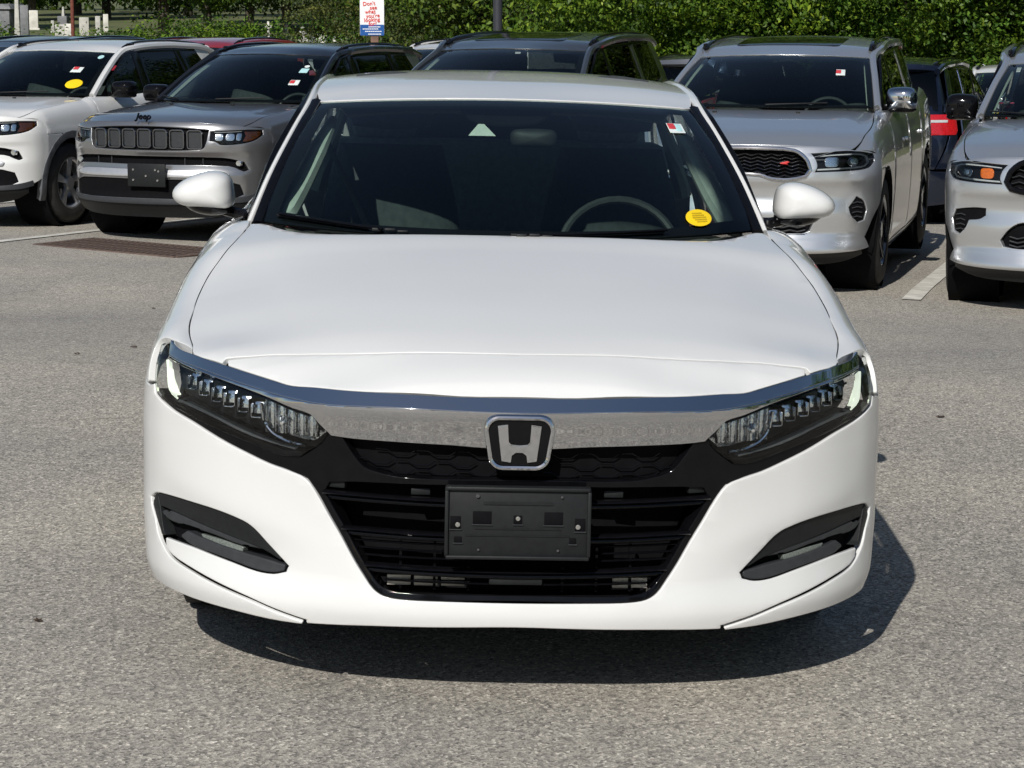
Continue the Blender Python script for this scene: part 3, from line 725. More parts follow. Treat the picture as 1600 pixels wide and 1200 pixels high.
    make('emblem_ring', tube([(x, -.004, z) for x, z in po], .0062, 8, closed=True, up=(0, 1, 0), flat=(1, 1)), CHROME, em)
    Hh = [(-.050, .041), (-.027, .044), (-.0245, .004), (-.019, -.002), (0, -.004), (.019, -.002), (.0245, .004), (.027, .044), (.050, .041), (.046, .006), (.040, -.041), (.019, -.044), (.017, -.028), (.008, -.021), (-.008, -.021), (-.017, -.028), (-.019, -.044), (-.040, -.041), (-.046, .006)]
    make('letter_h', prism(Hh, (0, -.002, -.001), (1, 0, 0), (0, 0, 1), .009, .0022), CHROME, em)
    # --- licence plate bracket, empty
    pb = make('plate_bracket', join(), MATTB, root) if False else None
    def frame_geo(w_, h, y0, y1, rim, d):
        return join(box((0, (y0 + y1) / 2, 0), (w_, y1 - y0, h), .006), box((0, y0 - .003, h/2 - rim/2), (w_ - .006, .012, rim), .003), box((0, y0 - .003, -h/2 + rim/2), (w_ - .006, .012, rim), .003),
                    box((-w_/2 + rim/2, y0 - .003, 0), (rim, .012, h - rim*2), .003), box((w_/2 - rim/2, y0 - .003, 0), (rim, .012, h - rim*2), .003))
    pb = make('plate_bracket', frame_geo(.336, .170, -.024, -.002, .009, 0), MATTB, root); pb.location = (.0, 0, .470)
    for x, z, w_, h in ((-.082, .012, .043, .030), (.082, .012, .043, .030), (-.143, 0, .024, .030), (.143, -.002, .024, .030), (0, .008, .020, .020), (-.137, -.040, .018, .014), (.127, -.040, .016, .014)):
        make('slot_recess', box((x, -.0245, z), (w_, .003, h), .0012), DEEP, pb)
        make('slot_rim', box((x, -.0262, z - h / 2 - .001), (w_ + .004, .005, .0018)), GREYPL, pb)
    for x, z, r_ in ((-.138, -.004, .0055), (.138, -.006, .0055), (0, .012, .005), (-.093, .064, .0045), (.10, .064, .003), (-.09, -.062, .0028), (.093, -.062, .003)):
        make('screw', cyl((x, -.028, z), r_, .006, 'Y', 16, bev=.001), CHROMED if r_ < .005 else mat('zinc_screw', (.6, .6, .58), rough=.35, metal=1), pb)
    make('moulded_line', join(box((0, -.0255, -.014), (.20, .002, .0016)), box((0, -.0255, -.030), (.24, .002, .0014)), box((0, -.0255, .046), (.16, .002, .006)), *[box((-.06 + .017 * k, -.0262, .047), (.009, .002, .006)) for k in range(8)]), MATTB, pb)
    # --- headlights
    for s in (-1, 1):
        hl = None
        lens = [(x, z) for x, z in lo_[1:]] + lb[1:] + sorted(T['lens_top'])[1:] + [(.868, .80)]
        lensd = dedupe(lens)
        def PF(name, pts, m, off, thick, parent, **k):
            g = panel(b.fa(pts), b.Fs, fr, .04, .03, thick, off=off, **k)
            return make(name, g if s > 0 else mirror(g), m, parent)
        hl = PF('headlight', lensd, MATTB, -.075, .01, root, gap=-.004)
        PF('lens_cover', lensd, CLEAR, 0., .008, hl, gap=.0005)
        PF('headlight_wall', [(x, z) for x, z in lb[:7]] + [(x, z + .012) for x, z in lb[:7][::-1]], GLOSSB, -.012, .06, hl, gap=0, smooth=False)
        dr = T['drl']; nd = len(dr) // 2
        dc = [((dr[i][0] + dr[-1 - i][0]) / 2, (dr[i][1] + dr[-1 - i][1]) / 2) for i in range(nd)]
        slim = [tuple(.42 * np.array(dr[i]) + .58 * np.array(dc[i])) for i in range(nd)] + [tuple(.42 * np.array(dr[-1 - i]) + .58 * np.array(dc[i])) for i in range(nd)][::-1]
        PF('daytime_strip', slim[:4] + slim[-4:], DRLM, -.012, .014, hl, r=.003, gap=0)
        PF('light_guide', slim[3:-3], DRLOFF, -.012, .014, hl, r=.002, gap=.0)
        bowl = T['bowl']
        PF('reflector_bowl', bowl, BRIGHT, -.045, .02, hl, gap=0)
        cx, cz = .525, .668; cy = float(b.F(cx, cz)) + .03
        rim = [(x, float(b.F(x, z)) + .018, z) for x, z in [(.604, .706), (.601, .685), (.594, .658), (.573, .635), (.536, .620), (.496, .616)]]
        g = tube(crv(rim, 4), .0045, 8); make('bowl_rim', g if s > 0 else mirror3(g), CHROME, hl)
        g = join(*[(lambda q, x_: (q[0] @ np.array(Matrix.Rotation(R(28 if k % 2 else -20), 3, 'Z').transposed() @ Matrix.Identity(3)) + [x_, float(b.F(x_, .66)) + .034, 0], q[1], None))(box((0, 0, .664 + .012 * (x_ - .47) / .12), (.012, .010, .050 + .03 * (x_ - .47) / .12), .001), x_) for k, x_ in enumerate(np.linspace(.470, .590, 11))])
        make('reflector_rib', g if s > 0 else mirror3(g), BRIGHT, hl)
        g = cyl((.553, cy, .668), .013, .04, 'Y', 16, r2=.004); make('bulb', g if s > 0 else mirror3(g), BRIGHT, hl)
        for i, (x, z) in enumerate(T['leds']):
            y = float(b.F(x, z)); yaw = math.atan2(float(b.F(x + .02, z)) - y, .02)
            c = box((0, .030, .0), (.026, .010, .030), .003, rot=(R(-12), 'X'))
            def tr(g): V = g[0]; c_, s_ = math.cos(yaw * .6), math.sin(yaw * .6); return np.stack([V[:, 0]*c_ - V[:, 1]*s_ + x, V[:, 0]*s_ + V[:, 1]*c_ + y, V[:, 2] + z], 1), g[1], None
            g1 = tr(c); cell = make('led_cell', g1 if s > 0 else mirror3(g1), BRIGHT, hl)
            u = join(box((0, .016, -.020), (.024, .022, .0026), .0008), box((-.0145, .02, -.004), (.0014, .018, .030)), box((.0145, .02, -.004), (.0014, .018, .030)))
            g2 = tr(u); make('led_frame', g2 if s > 0 else mirror3(g2), CHROME if i % 2 else CHROMED, hl)
        g = tube([(x, float(b.F(x, z)) + .02, z - .006) for x, z in sorted(T['lens_top'])[2:]], .003, 6)
        make('lamp_brow', g if s > 0 else mirror3(g), GLOSSB, hl)
    # --- fog pockets
    pocket = ft + fb[1:][::1]
    pocket = dedupe(ft[:-1] + fb)
    for s in (-1, 1):
        def PF(name, pts, m, off, thick, parent, **k):
            g = panel(b.fa(pts), b.Fs, fr, .04, .03, thick, off=off, **k)
            return make(name, g if s > 0 else mirror(g), m, parent)
        fp = PF('fog_pocket', pocket, DEEP, -.035, .01, root, gap=-.006)
        # upper wall, facing down and out
        n = len(ft)
        upw = ft[1:] + [(x + .004, z - .028) for x, z in ft[::-1][1:-1]] + [(.885, .400)]
        PF('pocket_shroud', [ft[0], ft[1], ft[2], ft[3], ft[4], ft[5], ft[6], ft[7], ft[8], (.556, .333), (.60, .352), (.66, .366), (.74, .381), (.81, .393), (.868, .400), (.885, .398)], MATTB, -.006, .045, fp, gap=0, r=.003)
        PF('pocket_blade', T['blade'], GREYPL, -.008, .03, fp, gap=0, r=.004)
        PF('pocket_floor', [(.545, .326), (.60, .334), (.66, .341), (.73, .350), (.80, .362), (.82, .345), (.79, .331), (.731, .324), (.677, .316), (.614, .305), (.572, .305), (.548, .312)], GREYPL, -.004, .05, fp, gap=0, r=.004)
        PF('fog_reflector', T['foglamp'], mat('ribbed_lens', (.20, .22, .20), rough=.25, metal=.3, var=.3, scale=260, bump=.5, bscale=260), -.012, .02, fp, gap=0)
        PF('pocket_edge', [fb[-1], (.900, .405), ft[1], (.884, .418), (.878, .395), (.868, .345), (.861, .333), fb[-3]], MATTB, -.004, .04, fp, gap=0, r=.002)
    # dark sheet added behind the bumper so its seam reads as shade
    P('seam_filler', half([(0, .225), (.49, .215), (.80, .235), (.90, .30), (.90, .62), (.80, .62), (.52, .50), (.36, .26), (0, .24)]), DEEP, off=-.075, thick=.01, gap=0, smooth=False)
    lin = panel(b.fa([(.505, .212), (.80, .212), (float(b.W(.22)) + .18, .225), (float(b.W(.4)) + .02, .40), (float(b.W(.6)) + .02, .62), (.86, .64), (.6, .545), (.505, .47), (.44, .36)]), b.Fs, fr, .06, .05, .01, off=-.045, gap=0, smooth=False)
    both(root, 'sun_leak_blocker', lin, DEEP)  # unseen, added to stop sun leaking through the bumper slit
    # --- bonnet and nose cap
    cutl = [(0, .174), (.2, .185), (.4, .214), (.584, .258), (.697, .276)]
    ctp = [p for p in sorted(T['chrome_top'])]
    cy = lambda x: float(b.cy(x))
    nose = half([(0, cy(0) + .002)] + [(x, cy(x) + .002) for x in (.134, .288, .393, .475, .53, .571, .635, .690)] + [(.694, .270)] + [(x, y - .002) for x, y in cutl[::-1][1:]])
    mk = lambda nm, pts, **k: make(nm, panel(pts, b.Hs, (0, 0, 1), .04, .04, .014, **k), WHITE, root)
    mk('nose_panel', dedupe(nose), gap=.0005)
    hood = half([(x, y + .002) for x, y in cutl] + [(.706, cy(.706) + .003), (.782, cy(.782) + .004)] + [(float(b.Ax(y)) - .001, y) for y in (.42, .49, .56, .65, .75, .87, .95, 1.03, 1.10, 1.18, 1.28, 1.36)] + [ (.70, 1.345), (.63, 1.23), (.563, 1.165), (.45, 1.125), (.314, 1.110), (0, 1.100)])
    mk('bonnet', dedupe(hood), gap=.0005, r=.002)
    # --- flanks
    fF = lambda z: (float(b.F(b.W(z), z)), z)
    fender = [(.480, .70), (.510, .74), (.530, .79), (.535, .83), (.52, .865), (.49, .895), (.45, .93), (.415, .97), (.385, .999), (.60, 1.0), (.95, 1.0005), (1.36, .999), (1.50, .97), (1.50, .22), (1.40, .20)] + [q for q in arch(ya, ra, .20)[::-1] if q[0] > ya or q[1] > .69] + [(ya - .10, .692)]
    SD = lambda nm, pts, m=WHITE, ga=.08, gb=.05, **k: both(root, nm, panel(pts, b.S, (1, 0, .2), ga, gb, .02, **k), m)
    SD('fender', fender, ga=.04, gap=0.)
    SD('front_door', [(1.503, .22), (1.503, .97), (1.56, 1.0), (2.0, 1.0), (2.55, 1.0), (2.60, .6), (2.60, .22)])
    ar2 = arch(3.795, ra, .20)
    SD('rear_door', [(2.603, .22), (2.603, .6), (2.553, 1.0), (3.1, 1.0), (3.62, 1.0), (3.56, .8)] + [(3.45, .62)] + [(3.42, .45), (3.40, .22)])
    SD('rear_quarter', [(3.403, .22), (3.423, .45), (3.453, .62), (3.563, .8), (3.623, 1.0), (4.2, 1.0), (4.52, 1.0), (4.54, .8), (4.55, .3), (4.5, .2)] + ar2[::-1] )
    SD('sill', [(1.36, .14), (1.36, .217), (3.40, .217), (3.40, .14)], MATTB, smooth=False)
    # --- glass house
    (xb, yb, zb), ybc, zbc, (xt, yt, zt), ytc, ztc = b.ws
    wsg = make('windshield', panel([(-1, 0), (1, 0), (1, 1), (-1, 1)], lambda u, v: b.wsurf(u, v), (0, -1, .6), .1, .1, .004, smooth=False, gap=0), WSG, root)
    fr_ = .055
    def frit(pts): return make('glass_frit', panel(pts, lambda u, v: b.wsurf(u, v) - np.array([0, -.004, .004]) , (0, -1, .6), .1, .1, .002, smooth=False, gap=0), DEEP, wsg)
    frit([(-1, 0), (1, 0), (.93, .085), (.6, .055), (-.6, .055), (-.93, .085)]); frit([(-1, .945), (0, .955), (1, .945), (1, 1), (-1, 1)])
    frit([(-1, .0), (-.945, .06), (-.925, .945), (-1, 1)]); frit([(1, 0), (1, 1), (.925, .945), (.945, .06)])
    make('sensor_housing', join(dome([(-.15, 0), (-.09, -.085), (.09, -.085), (.15, 0), (.13, .05), (-.13, .05)], (0.0, 2.0, 1.335), (1, 0, 0), (0, .82, .57), -.03)), DEEP, root)
    # pillars and roof rails: painted outside, black seal inside
    pil = [(xb + .034, yb + .03, zb - .012), (.705, 1.66, 1.13), (.655, 1.90, 1.248), (xt + .026, yt + .02, zt - .002)]
    ys = np.array([2.35, 2.7, 3.1, 3.5]); rl = pil + [(float(b.G2(y, b.zr(y))) - .004, y, float(b.zr(y)) - .008) for y in ys] + [(.62, 3.9, 1.22), (.67, 4.3, 1.07)]
    nr = len(crv(rl, 6)); g = tube(crv(rl, 6), np.interp(np.linspace(0, 1, nr), [0, .3, .36, .8, 1], [.011, .011, .013, .014, .022]), 10, flat=(1., 1.3)); both(root, 'roof_pillar', g, WHITE)
    g = tube(crv([(x - .020, y - .006, z + .004) for x, y, z in [(xb+.03, yb + .0, zb - .01)] + pil[1:]], 6), .014, 8, flat=(1.3, .8)); both(root, 'windshield_seal', g, GLOSSB)
    rf = [(0, 1.952), (.2, 1.969), (.35, 2.005), (.5, 2.06), (.585, 2.10)]
    roof = half(rf + [(float(b.G2(y, b.zr(y))) - .002, y) for y in (2.35, 2.7, 3.1, 3.5)] + [(.4, 3.56), (0, 3.62)])
    make('roof', panel(dedupe(roof), b.roof, (0, 0, 1), .06, .08, .02, gap=0), WHITE, root)
    rwg = make('rear_window', panel([(-1, 0), (1, 0), (1, 1), (-1, 1)], lambda u, v: b.wsurf(u, v, True), (0, 1, .6), .1, .1, .004, smooth=False, gap=0), CLEARG, root)
    zt_ = lambda y: float(b.zr(y)) - .012
    pw = lambda y: 1.02 + (y - 1.46) / (2.10 - 1.46) * (1.322 - 1.02)
    SG = lambda nm, pts, m, off=0., thick=.006, **k: both(root, nm, panel(pts, b.G2s, (1, 0, .3), .1, .06, thick, off=off, **k), m)
    SG('side_glass', [(1.62, 1.03), (1.64, pw(1.6)), (1.85, pw(1.82)), (2.08, pw(2.04)), (2.25, zt_(2.25)), (2.58, zt_(2.58)), (2.62, 1.02)], CLEARG, smooth=False)
    SG('door_pillar', [(2.58, zt_(2.58)), (2.72, zt_(2.72)), (2.76, 1.0), (2.62, 1.0)], GLOSSB, off=.003, smooth=False)
    SG('side_glass', [(2.76, 1.02), (2.72, zt_(2.72)), (3.1, zt_(3.1)), (3.42, zt_(3.4)), (3.62, 1.18), (3.62, 1.04)], CLEARG, smooth=False)
    SG('corner_pillar', [(3.62, 1.03), (3.62, 1.18), (3.42, zt_(3.42)), (3.55, zt_(3.55)), (3.8, 1.24), (4.12, 1.06)], WHITE, smooth=False)
    SG('belt_moulding', [(1.5, .985), (1.5, 1.03), (1.62, 1.032), (3.9, 1.05), (3.9, 1.02), (2.5, .985)], GLOSSB, off=.004, thick=.012, smooth=False)
    SG('door_frame', [(1.5, 1.02), (2.06, 1.31), (2.3, zt_(2.3) + .006), (3.42, zt_(3.42) + .006), (3.42, zt_(3.42) - .02), (2.3, zt_(2.3) - .022), (2.1, 1.295), (1.66, 1.06), (1.60, 1.02)], GLOSSB, off=.008, thick=.03, smooth=False)
    # cowl, wipers
    cow = half([(0, 1.085), (.314, 1.095), (.45, 1.11), (.563, 1.15), (.63, 1.215), (.70, 1.33), (.72, 1.44), (.60, 1.34), (.45, 1.25), (0, 1.14)])
    make('cowl', panel(dedupe(cow), lambda x, y: st(x, y, b.H(x, y) - .022), (0, 0, 1), .05, .05, .01, smooth=False), GLOSSB, root)
    def on_ws(u, v, d=.012): p = b.wsurf(np.array(u), np.array(v)); return (p[0], p[1] - d * .6, p[2] + d * .8)
    for u0, u1, v1 in ((-.50, -.93, .040), (.06, .62, .020)):
        n_ = 8; arm = [on_ws(u0 + (u1 - u0) * k / n_, .004 + (v1 - .004) * k / n_, .014) for k in range(n_ + 1)]
        wi = make('wiper', tube(arm, .004, 6, flat=(1, 1)), GLOSSB, root)
        bl = [on_ws(u0 - .06 + (u1 - u0 + .05) * k / n_, .018 + (v1 - .014) * k / n_, .005) for k in range(n_ + 1)]
        make('wiper_blade', tube(bl, .0035, 6), MATTB, wi)
        for q in range(3): p = on_ws(u0 - .02 + .05 * q, .006, .010 + .003 * (q % 2)); make('wiper_joint', box(p, (.030, .016, .010 - .002 * q), .003, rot=(R(8 * (q - 1)), 'Y') if False else None), MATTB, wi)
    # --- door mirrors
    capo = [(-.100, -.012), (-.092, .016), (-.055, .044), (.0, .064), (.045, .066), (.076, .050), (.088, .015), (.090, -.028), (.072, -.048), (.030, -.051), (-.035, -.045), (-.080, -.035)]
    for s in (-1, 1):
        o = [(-s * x * -1 * -1 if s > 0 else x, z) for x, z in capo]
        o = [((-x) if s > 0 else x, z) for x, z in capo]
        cx = .926 * s
        g = dome(o, (cx, 1.94, 1.058), (1, 0, 0), (0, 0, 1), .105, rings=10, power=2.7, back=.25)
        m_ = make('door_mirror', g, WHITE, root)
        lo2 = [(x * .95, min(z, -.020) if z > -.02 else z - .006) for x, z in o]
        low = [(x * .93, z * .5 - .052) for x, z in [(-.09, .03), (.085, .03), (.085, -.010), (.05, -.038), (-.02, -.05), (-.075, -.03)]]
        low = [((-x) if s > 0 else x, z) for x, z in [(-.080, -.022), (.084, -.022), (.086, -.048), (.082, -.066), (.02, -.075), (-.045, -.060)]]
        make('mirror_base', join(dome(low, (cx, 1.945, 1.062), (1, 0, 0), (0, 0, 1), .085, power=2.1), tube(crv([(cx - s * .06, 1.95, 1.002), (cx - s * .12, 1.93, .992), (cx - s * .18, 1.92, .99)], 4), .022, 8, flat=(1, .8))), GLOSSB, m_)
        make('mirror_glass', box((cx, 1.972, 1.058), (.15, .006, .085), .02), CHROME, m_)
    # --- wheels, underbody
    for y in (ya + .01, 3.795):
        for x in (-.775, .775): add_wheel(root, x, y, .332, ALLOY)
    make('underbody', join(box((0, .50, .25), (1.10, .60, .012)), box((0, .14, .250), (.62, .14, .008)), box((0, .055, .256), (.44, .07, .006)), box((0, .36, .24), (.90, .40, .012)), box((0, 2.4, .28), (1.20, 4.3, .2), .02), box((0, 2.4, .25), (1.7, 1.9, .1), .02), box((0, .72, .48), (1.1, .80, .42), .02), box((0, .42, .46), (1.0, .3, .30), .02), box((0, 4.4, .45), (1.5, .6, .45), .05)), DEEP, root)  # thin front trays added to keep sun out of the shadow below
    make('firewall', box((0, 1.25, .70), (1.35, .08, .42)), DEEP, root)
    # --- tail
    RP = lambda nm, pts, m, **k: make(nm, panel(b_ra(b, pts), b.Rs, (0, 1, 0), .1, .06, .02, **k), m, root)
    RP('rear_bumper', half([(0, .2), (.6, .2), (.88, .25), (.89, .60), (.7, .62), (0, .62)]), WHITE, smooth=False)
    RP('boot_lid', half([(0, .625), (.60, .625), (.60, 1.06), (0, 1.07)]), WHITE, smooth=False)
    for s in (-1, 1):
        RP('tail_light', [(s * .61, .66), (s * .88, .70), (s * .80, .95), (s * .61, .93)], REDL, smooth=False, off=.004)
        RP('tail_corner', [(s * .61, .935), (s * .79, .955), (s * .72, 1.05), (s * .61, 1.06)], WHITE, smooth=False)
    make('boot_deck', panel(half([(0, 4.30), (.62, 4.12), (.66, 4.5), (.62, 4.78), (0, 4.83)]), lambda x, y: st(x, y, 1.075 - .012 * (np.abs(x) / .6) ** 3 - .0 * y), (0, 0, 1), .1, .1, .02), WHITE, root)
    # --- cabin
    add_interior(root, b, 1.42, .985, .36, 2.15, .50, 3.10)
    make('rear_shelf', join(box((0, 3.9, .98), (1.2, .6, .03)), box((0, 3.62, .72), (1.5, .03, .56))), mat('shelf_cloth', (.34, .36, .35), rough=.9, var=.1), root)
    make('headliner', panel(half([(0, 2.05), (.5, 2.12), (.56, 2.4), (.56, 3.4), (0, 3.5)]), lambda x, y: b.roof(x, y) - np.array([0, 0, .07]), (0, 0, -1), .1, .2, .01, smooth=False), mat('headliner_cloth', (.62, .64, .60), rough=.9), root)
    make('room_mirror', dome([(-.068, -.020), (-.072, .012), (-.055, .026), (.055, .026), (.072, .012), (.068, -.020), (.05, -.028), (-.05, -.028)], (.085, 1.93, 1.245), (1, 0, 0), (0, 0, 1), .03, back=1), DASH, root)
    make('sensor_bezel', prism([(-.042, -.012), (.042, -.012), (.006, .028), (-.012, .028)], (-.075, 1.885, 1.262), (1, 0, 0), (0, .5, .87), -.004), TRIMG, root)
    make('mirror_stalk', tube([(.05, 1.95, 1.24), (.0, 1.99, 1.33)], .012, 6), DASH, root)
    for s in (-1, 1):
        pth = [(xb - .045, yb + .02, zb + .01), (.625, 1.66, 1.11), (.575, 1.90, 1.225), (xt - .045, yt + .0, zt - .035)]
        g = tube(crv([(s * x, y + .045, z - .02) for x, y, z in pth], 5), np.interp(np.linspace(0, 1, 16), [0, .12, .6, 1], [.018, .038, .03, .014]), 10, flat=(1., 1.)); make('pillar_trim', g, TRIMG, root)
        g = tube(crv([(s * .62, 2.62, 1.02), (s * .585, 2.60, 1.15), (s * .53, 2.62, 1.30)], 5), np.linspace(.032, .02, 11), 8); make('belt_pillar', g, TRIMG, root)
    make('seat_belt', join(tube([(-.60, 2.50, 1.22), (-.52, 2.42, 1.08), (-.44, 2.34, .92)], .014, 6, flat=(1, .2))), mat('belt_webbing', (.16, .18, .17), rough=.7), root)
    make('vent_panel', box((-.10, 1.60, .975), (.26, .12, .012), .004), mat('dash_vent', (.05, .055, .055), rough=.5), root)
    # --- stickers on the glass
    def sticker(nm, u, v, w_, h, m, parent, oval=False, d=.0015, dx=0, dz=0):
        s_ = lambda a, c: b.wsurf(a, c) + np.array([0, -.0018 - d * .55, .0026 + d * .8]) / 1.
        if oval: pts = [(u + w_ * math.cos(t), v + h * math.sin(t)) for t in np.linspace(0, 2 * math.pi, 28, endpoint=False)]
        else: pts = [(u - w_, v - h), (u + w_, v - h), (u + w_, v + h), (u - w_, v + h)]
        return make(nm, panel(pts, s_, (0, -1, .6), .1, .1, .0008, r=.0002, gap=0, smooth=False), m, parent)
    y_ = sticker('oval_sticker', .775, .098, .056, .052, YELLOW, root, True)
    ink = mat('sticker_ink', (.55, .38, .01), rough=.5, var=.1)
    for k in range(5):
        sticker('printed_line', .772 + .003 * k, .124 - .013 * k, .030 - .004 * abs(k - 2), .0035, ink, y_, d=.003)
    ws_ = sticker('inspection_sticker', .840, .775, .040, .046, PAPER, root)
    sticker('red_print', .822, .790, .018, .026, REDST, ws_, d=.003); sticker('green_print', .853, .778, .016, .032, PALEBL, ws_, d=.003)
    return root
def mirror3(g): return g[0] * [-1, 1, 1], [f[::-1] for f in g[1]], None
def b_ra(b, pts):
    o = []
    for x, z in pts:
        t = min(abs(x) / float(b.wr(z)), 1.); o.append((math.copysign(1 - math.sqrt(1 - t), x), z))
    return o
sedan = build_sedan()

# ---------------------------------------------------------------- the parked sport utility vehicles
def suv_flank(z0, z1):
    def f(ax, z):
        k = 1 / (1 + np.exp((ax - .84) / .02))
        return k * .45 * (softp(z0 - z, .004) - softp(z0 - .035 - z, .006)) - k * .45 * (softp(z1 + .035 - z, .006) - softp(z1 - z, .004)) + .05 * softp(z - z0 - .01, .004)
    return f
COMPACT = dict(L=4.40, flank=suv_flank(.745, .56), W=([.15, .3, .5, .8, .92, 1.02, 1.1, 1.7], [.86, .90, .915, .925, .905, .875, .86, .86]),
    plan=[0, .014, .06, .125, .23, .34, .47, .62, .79, 1.0], D=.52,
    B=([.10, .25, .33, .42, .55, .68, .80, .93, .985, 1.05], [.14, .06, .0, .02, .015, .03, .022, .035, .06, .14]),
    Hc=([-.1, .03, .15, .5, 1.1, 1.6], [.94, .985, 1.015, 1.055, 1.10, 1.12]), Ha=([0, 1.5], [.05, .035]), hx=.84,
    cut=[(0, .985), (.3, .984), (.5, .98), (.7, .965), (.86, .94)], zsh=.86,
    A=([.3, .5, .8, 1.1, 1.4, 1.7, 2.5, 3.4, 4.3], [.79, .815, .82, .80, .77, .81, .83, .82, .76], [.95, 1.0, 1.04, 1.07, 1.10, 1.09, 1.11, 1.16, 1.22]),
    xb=([1.3, 1.5, 1.8, 3.2, 4.4], [.745, .77, .80, .795, .735]), slope=.30, zbase=1.1,
    Rc=([1.9, 2.05, 2.4, 3.0, 3.7, 4.15], [1.48, 1.505, 1.565, 1.59, 1.565, 1.52]), rdrop=.05,
    ws=((.745, 1.50, 1.105), 1.13, 1.115, (.61, 2.22, 1.475), 2.03, 1.502), rw=((.64, 4.30, 1.12), 4.36, 1.12, (.56, 4.02, 1.47), 4.08, 1.50), tailw=.94,
    rb=([.2, .45, .75, 1.1, 1.3, 1.5, 1.6], [4.30, 4.38, 4.40, 4.36, 4.30, 4.16, 4.08]),
    wy=(.93, 3.57), wr=.35, ar=.405, wx=.79, zb=.22, doors=(1.42, 2.42, 3.28), mir=(.95, 1.78, 1.16))
LARGE = dict(L=5.08, flank=suv_flank(.775, .395), W=([.15, .3, .5, .8, .92, 1.02, 1.15, 1.8], [.88, .925, .945, .955, .945, .92, .89, .88]),
    plan=[0, .016, .07, .145, .25, .36, .49, .63, .79, 1.0], D=.56,
    B=([.10, .25, .31, .40, .55, .68, .80, .93, 1.0, 1.08], [.16, .07, .0, .03, .012, .035, .018, .03, .05, .13]),
    Hc=([-.1, .03, .15, .5, 1.1, 1.6], [.97, 1.02, 1.065, 1.13, 1.20, 1.235]), Ha=([0, .3, 1.5], [.09, .07, .05]), hx=.84,
    cut=[(0, 1.02), (.3, 1.018), (.5, 1.012), (.7, 1.0), (.88, .965)], zsh=.90,
    A=([.3, .5, .8, 1.1, 1.45, 1.8, 2.8, 3.8, 4.9], [.80, .83, .845, .83, .795, .845, .86, .85, .78], [.98, 1.03, 1.09, 1.14, 1.205, 1.19, 1.20, 1.23, 1.28]),
    xb=([1.3, 1.6, 1.9, 3.8, 5.0], [.765, .80, .83, .82, .75]), slope=.26, zbase=1.2,
    Rc=([2.0, 2.15, 2.6, 3.4, 4.3, 4.8], [1.56, 1.585, 1.665, 1.71, 1.70, 1.66]), rdrop=.05,
    ws=((.775, 1.58, 1.215), 1.22, 1.225, (.65, 2.35, 1.555), 2.13, 1.582), rw=((.67, 4.88, 1.22), 4.96, 1.22, (.60, 4.66, 1.60), 4.72, 1.63), tailw=.95,
    rb=([.25, .5, .75, 1.1, 1.25, 1.5, 1.65, 1.75], [4.98, 5.06, 5.08, 5.05, 5.0, 4.86, 4.74, 4.70]),
    wy=(.96, 4.00), wr=.385, ar=.435, wx=.82, zb=.26, doors=(1.50, 2.62, 3.62), mir=(.945, 1.86, 1.27))

def rrect(x0, x1, z0, z1, r, n=4):
    o = []
    for cx, cz, a0 in ((x1 - r, z1 - r, 0), (x0 + r, z1 - r, 90), (x0 + r, z0 + r, 180), (x1 - r, z0 + r, 270)):
        for k in range(n): a = R(a0 + 90 * k / (n - 1)); o.append((cx + r * math.cos(a), cz + r * math.sin(a)))
    return o

